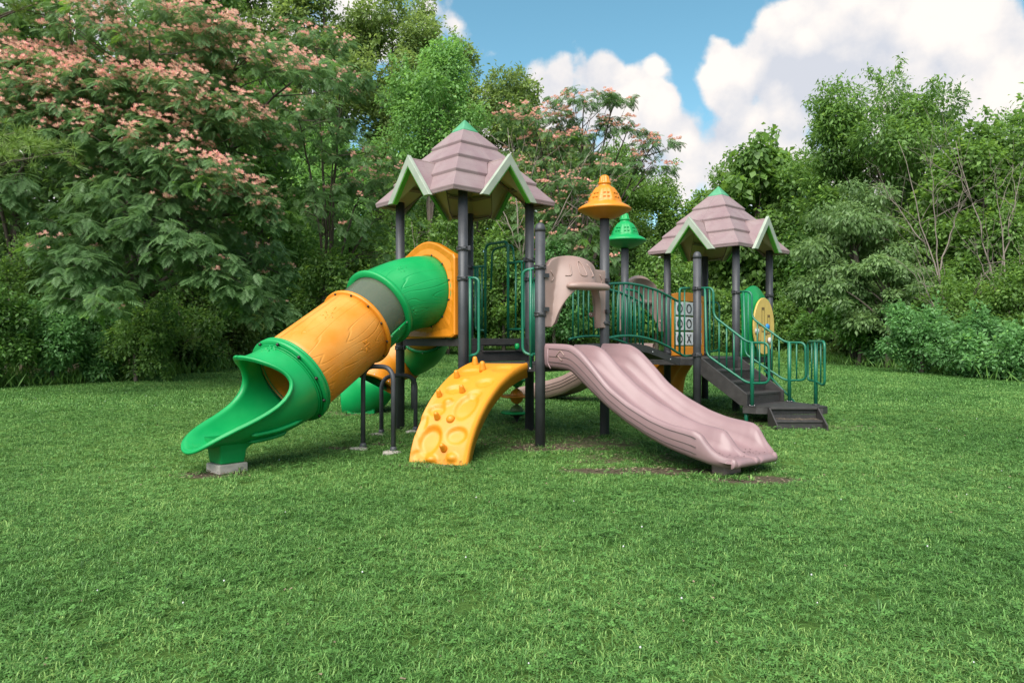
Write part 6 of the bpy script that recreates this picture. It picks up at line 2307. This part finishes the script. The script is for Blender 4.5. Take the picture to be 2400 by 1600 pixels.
# shrubs along the left edge and across the back
for i, (px, d, top, bot, hw, n, mt, lab) in enumerate([
        (-20, 14.6, 640, 915, 105, 12000, 'deep', 'dark leafy shrub at the left edge of the frame'),
        (120, 15.4, 690, 905, 95, 11000, 'shrub', 'leafy shrub with pale pointed leaves near the left edge'),
        (235, 16.0, 760, 905, 70, 8000, 'shrub', 'low rounded shrub in front of the left thicket'),
        (330, 17.2, 650, 895, 95, 11000, 'deep', 'dark shrub under the lower silk tree boughs'),
        (450, 18.8, 700, 885, 90, 9500, 'mid', 'small leaved shrub above the long grass, left of the tube mouth'),
        (545, 21.0, 660, 865, 80, 9500, 'olive', 'olive shrub directly behind the green tube mouth'),
        (640, 24.5, 610, 850, 80, 9500, 'lime', 'yellow green shrub above the orange tube'),
        (750, 28.0, 600, 838, 85, 9000, 'mid', 'shrub behind the orange tube, left of the tower'),
        (860, 31.0, 640, 832, 80, 8000, 'deep', 'dark shrub behind the green tube bend'),
        (985, 30, 650, 828, 80, 8000, 'mid', 'shrub far back between the left tower posts'),
        (1110, 30.5, 640, 826, 80, 8000, 'lime', 'light green shrub seen through the tower entry arch'),
        (1240, 30.5, 650, 826, 80, 7500, 'mid', 'shrub behind the plain domed post'),
        (1360, 30.5, 660, 826, 80, 7500, 'lime', 'light green shrub behind the arched hood'),
        (1490, 31, 650, 826, 80, 7500, 'mid', 'shrub behind the arched bridge rails'),
        (1620, 31, 640, 828, 80, 7500, 'lime', 'light green shrub behind the short domed post'),
        (1735, 30.5, 650, 832, 80, 8000, 'mid', 'shrub behind the right tower between its front posts')]):
    tree('shrub', lab, px, d, top, bot, hw, n, .075 if d < 18 else .10 if d < 26 else .13, mt, seed=60 + i, nclump=28, csize=.33, group=S_, aspect=.5, droop=.3, sprigs=6)

for i, (px, d, top, bot, hw, n, lf, mt, lab) in enumerate([
        (60, 16.6, 540, 880, 120, 13000, .085, 'mid', 'tall small leaved shrub behind the shrubs at the left edge'),
        (210, 17.0, 590, 880, 110, 13000, .085, 'shrub', 'tall shrub under the middle of the largest silk tree'),
        (320, 15.9, 700, 900, 90, 10000, .075, 'mid', 'dense small leaved shrub hiding the foot of the largest silk tree'),
        (450, 19.8, 560, 870, 120, 13000, .095, 'mid', 'tall shrub between the largest silk tree and the green tube mouth'),
        (570, 23.0, 520, 855, 110, 12000, .11, 'shrub', 'tall shrub behind the green tube mouth'),
        (690, 27.0, 480, 840, 110, 12000, .13, 'mid', 'tall bush above the orange tube'),
        (820, 30.5, 470, 835, 110, 12000, .14, 'lime', 'tall bush behind the bend of the tube slide'),
        (930, 28.5, 500, 832, 90, 10000, .13, 'mid', 'tall bush hiding the trunks behind the left tower post'),
        (1050, 29.0, 470, 832, 95, 11000, .13, 'lime', 'tall bush between the posts of the taller tower'),
        (1180, 29.5, 500, 832, 90, 10000, .13, 'mid', 'tall bush behind the tall entry arch of the taller tower'),
        (1300, 29.0, 520, 832, 85, 10000, .13, 'shrub', 'tall bush behind the arched hood'),
        (1540, 30.0, 540, 832, 90, 10000, .13, 'mid', 'tall bush behind the bridge and the green bell post'),
        (760, 21.5, 560, 856, 85, 10000, .11, 'mid', 'dense bush hiding the trunk of the slender silk tree'),
        (2010, 22.0, 660, 850, 90, 9000, .11, 'deep', 'dark bush in the hollow under the greyish cherry tree'),
        (2110, 22.5, 620, 850, 100, 11000, .11, 'lime', 'loose bush with upright shoots left of the bare dead tree'),
        (2330, 20.4, 470, 800, 110, 14000, .11, 'mid', 'leafy vine mound climbing between the two bare trees'),
        (2180, 22.0, 430, 740, 110, 14000, .115, 'lime', 'vine mound climbing behind the bare dead tree')]):
    tree('shrub', lab, px, d, top, bot, hw, n, lf, mt, seed=90 + i, nclump=34, csize=.3, group=S_, aspect=.5, droop=.3, sprigs=22)

# the flowering silk trees
mimosa('largest flowering silk tree, pink blossom over layered feathery leaves at upper left', 330, 17.5, [
    (350, 60, 14.6, 230, 45, .10, 1.3, .85), (560, 110, 15.0, 190, 34, .38, 1.0, .7), (250, 190, 14.2, 150, 34, .15, .7, .55), (450, 235, 14.2, 170, 45, .30, 1.25, .8),
    (330, 330, 13.8, 150, 50, .25, 1.0, .45), (480, 390, 13.8, 150, 50, .55, 1.2, .5), (300, 450, 13.6, 120, 34, .1, .55, .12), (570, 470, 14.2, 90, 30, .6, .5, .5),
    (200, 520, 13.2, 110, 30, .25, .62, .03), (170, 600, 12.9, 100, 34, .3, .66, .04), (210, 690, 12.7, 95, 34, .15, .5, .03), (385, 545, 13.3, 110, 36, .25, .75, .04), (500, 620, 13.7, 110, 36, .35, .8, .06), (610, 710, 14.6, 95, 30, .45, .6, .02),
    (700, 150, 16.5, 140, 34, .25, .9, .3), (130, -20, 15, 200, 40, 0, .6, .7),
    (420, 150, 15.2, 150, 40, .25, .9, .7), (220, 380, 14.6, 120, 45, .3, .6, .2), (580, 290, 15.2, 110, 45, .5, .9, .6), (390, 270, 14.9, 130, 45, .35, .8, .5), (430, 480, 14.5, 120, 45, .45, .8, .15), (300, 610, 13.9, 110, 40, .35, .6, .03), (600, 590, 15.2, 90, 40, .5, .5, .1)], 8600, .8, 21, frond=.25, limb_r=.085)
mimosa('flowering silk tree at the left edge with dense pink blossom, half out of frame', -120, 16.5, [
    (60, 130, 14.8, 150, 36, .12, 1.0, .95), (110, 190, 14.2, 130, 40, .15, 1.0, .95), (50, 250, 14.0, 140, 40, .05, 1.0, .6), (150, 290, 13.8, 90, 34, .2, .6, .6), (-60, 200, 14.5, 150, 60, 0, .7, .7),
    (15, 440, 12.6, 55, 24, .1, .25, .0)], 2600, .9, 22, frond=.25, limb_r=.075)
mimosa('slender silk tree with scattered blossom between the big silk tree and the bright round crown', 760, 23, [
    (740, 90, 21, 90, 30, .2, .8, .35), (800, 180, 21, 80, 30, .25, .8, .22), (700, 250, 20, 100, 40, .2, .9, .12), (780, 330, 21, 110, 45, .25, 1.0, .12), (860, 400, 22, 100, 40, .25, .9, .4), (900, 470, 23, 90, 40, .2, .8, .25), (760, 480, 21, 110, 45, .2, .9, .1), (860, 560, 23, 90, 40, .2, .7, .1)],
    1900, .6, 23, frond=.30, parts=120, flowers=160, bl=.06, limb_r=.07)
mimosa('flat topped silk tree with salmon blossom against the cloud between the two roofs', 1330, 33, [
    (1250, 270, 31, 95, 18, .02, .9, .9), (1370, 228, 31, 90, 14, -.02, .8, .35), (1440, 232, 31, 50, 8, .0, .3, .1), (1290, 320, 31, 90, 18, .05, .7, .6), (1470, 300, 31, 60, 10, .2, .4, .8), (1530, 335, 31, 55, 10, .1, .4, .7), (1520, 385, 31, 60, 12, .1, .4, .3), (1400, 290, 31.5, 80, 16, .1, .5, .2), (1240, 340, 31.5, 80, 30, .1, .6, .3), (1340, 370, 31.5, 90, 30, .1, .7, .3), (1440, 370, 31.5, 80, 24, .1, .5, .3)],
    1700, .6, 24, frond=.34, parts=60, flowers=150, bl=.085, limb_r=.10)
mimosa('lower silk tree dotted with pale blossom behind the orange bell and the hood', 1290, 32, [
    (1250, 430, 30, 90, 45, .1, .8, .5), (1340, 480, 29.5, 90, 50, .1, 1.0, .6), (1300, 560, 29, 90, 45, .1, .8, .5), (1370, 590, 29, 90, 40, .1, .8, .2), (1220, 520, 30, 70, 50, .1, .6, .3), (1410, 420, 30, 70, 40, .1, .6, .4)],
    1500, .6, 25, frond=.34, parts=60, flowers=150, bl=.075, limb_r=.08)

# pines on the left
pine('pine tree at the left edge with long tufted needles below the pink blossom', -150, 13.4, [(40, 310, 12.2, 16), (110, 335, 12.1, 16), (160, 355, 12.0, 12), (10, 340, 12.3, 14), (60, 370, 12.1, 10)], 31, 8.5, .24)
pine('pine tree reaching in at the upper left corner', -60, 15.2, [(60, 20, 14.6, 14), (20, 70, 14.8, 10), (110, 5, 14.6, 10)], 32, 11, .26, 34)
pine('young pine low in the left thicket, its soft boughs over the long grass', 420, 18.6, [(330, 790, 17.6, 9), (400, 785, 17.4, 10), (470, 790, 17.6, 9), (370, 770, 17.9, 8)], 33, 1.6, .26, 40)

# bare branches
def bt(label, pts, d, r, seed, twig=7):
    b = u(pts[0][0], pts[0][1], d)
    bare_tree(label, (b[0], d), [(u(x, y, d + o), f) for x, y, o, f in pts[1:]], r, seed, twig=twig)


bt('bare grey dead tree with many thin branches standing in the right hand thicket', [(2262, 860), (2105, 330, .3, 0), (2180, 370, -.3, .35), (2260, 440, -.2, .42), (2060, 420, .2, .55), (2300, 640, -.4, .12), (2150, 640, -.3, .10)], 19.4, .030, 51, 8)
bt('pale bare forked tree at the right edge among bright leaves', [(2390, 850), (2240, 330, .2, 0), (2330, 420, -.2, .3), (2400, 380, .1, .36), (2270, 560, -.3, .25), (2420, 560, -.3, .2)], 19.6, .033, 52, 7)
bt('bare twiggy tree tangled beneath the flat topped silk tree', [(1245, 820), (1190, 300, .3, 0), (1260, 340, -.3, .4), (1380, 360, -.2, .3), (1150, 420, .2, .45), (1420, 430, -.3, .3)], 29, .05, 53, 8)
bt('thin bare saplings between the left tower posts', [(1000, 830), (965, 520, 0, 0), (1040, 560, .2, .3), (985, 600, -.2, .4)], 27, .035, 54, 5)

# foot of the woods
edge_weeds('edge_grass', 'long uncut grass and weeds along the foot of the left woods', [(-11.2, 13.6), (-10.6, 15.0), (-9.0, 16.6), (-8.5, 19), (-8.3, 20.8), (-8.1, 27.5), (-7.5, 37)], 5200, .42, 81)
edge_weeds('edge_grass', 'weeds and low brambles along the foot of the right and far woods', [(11.7, 15.8), (11.2, 18.8), (10.7, 23.7), (10.4, 26), (10.0, 32), (6, 38), (0, 38.5), (-7, 38)], 4600, .36, 82)
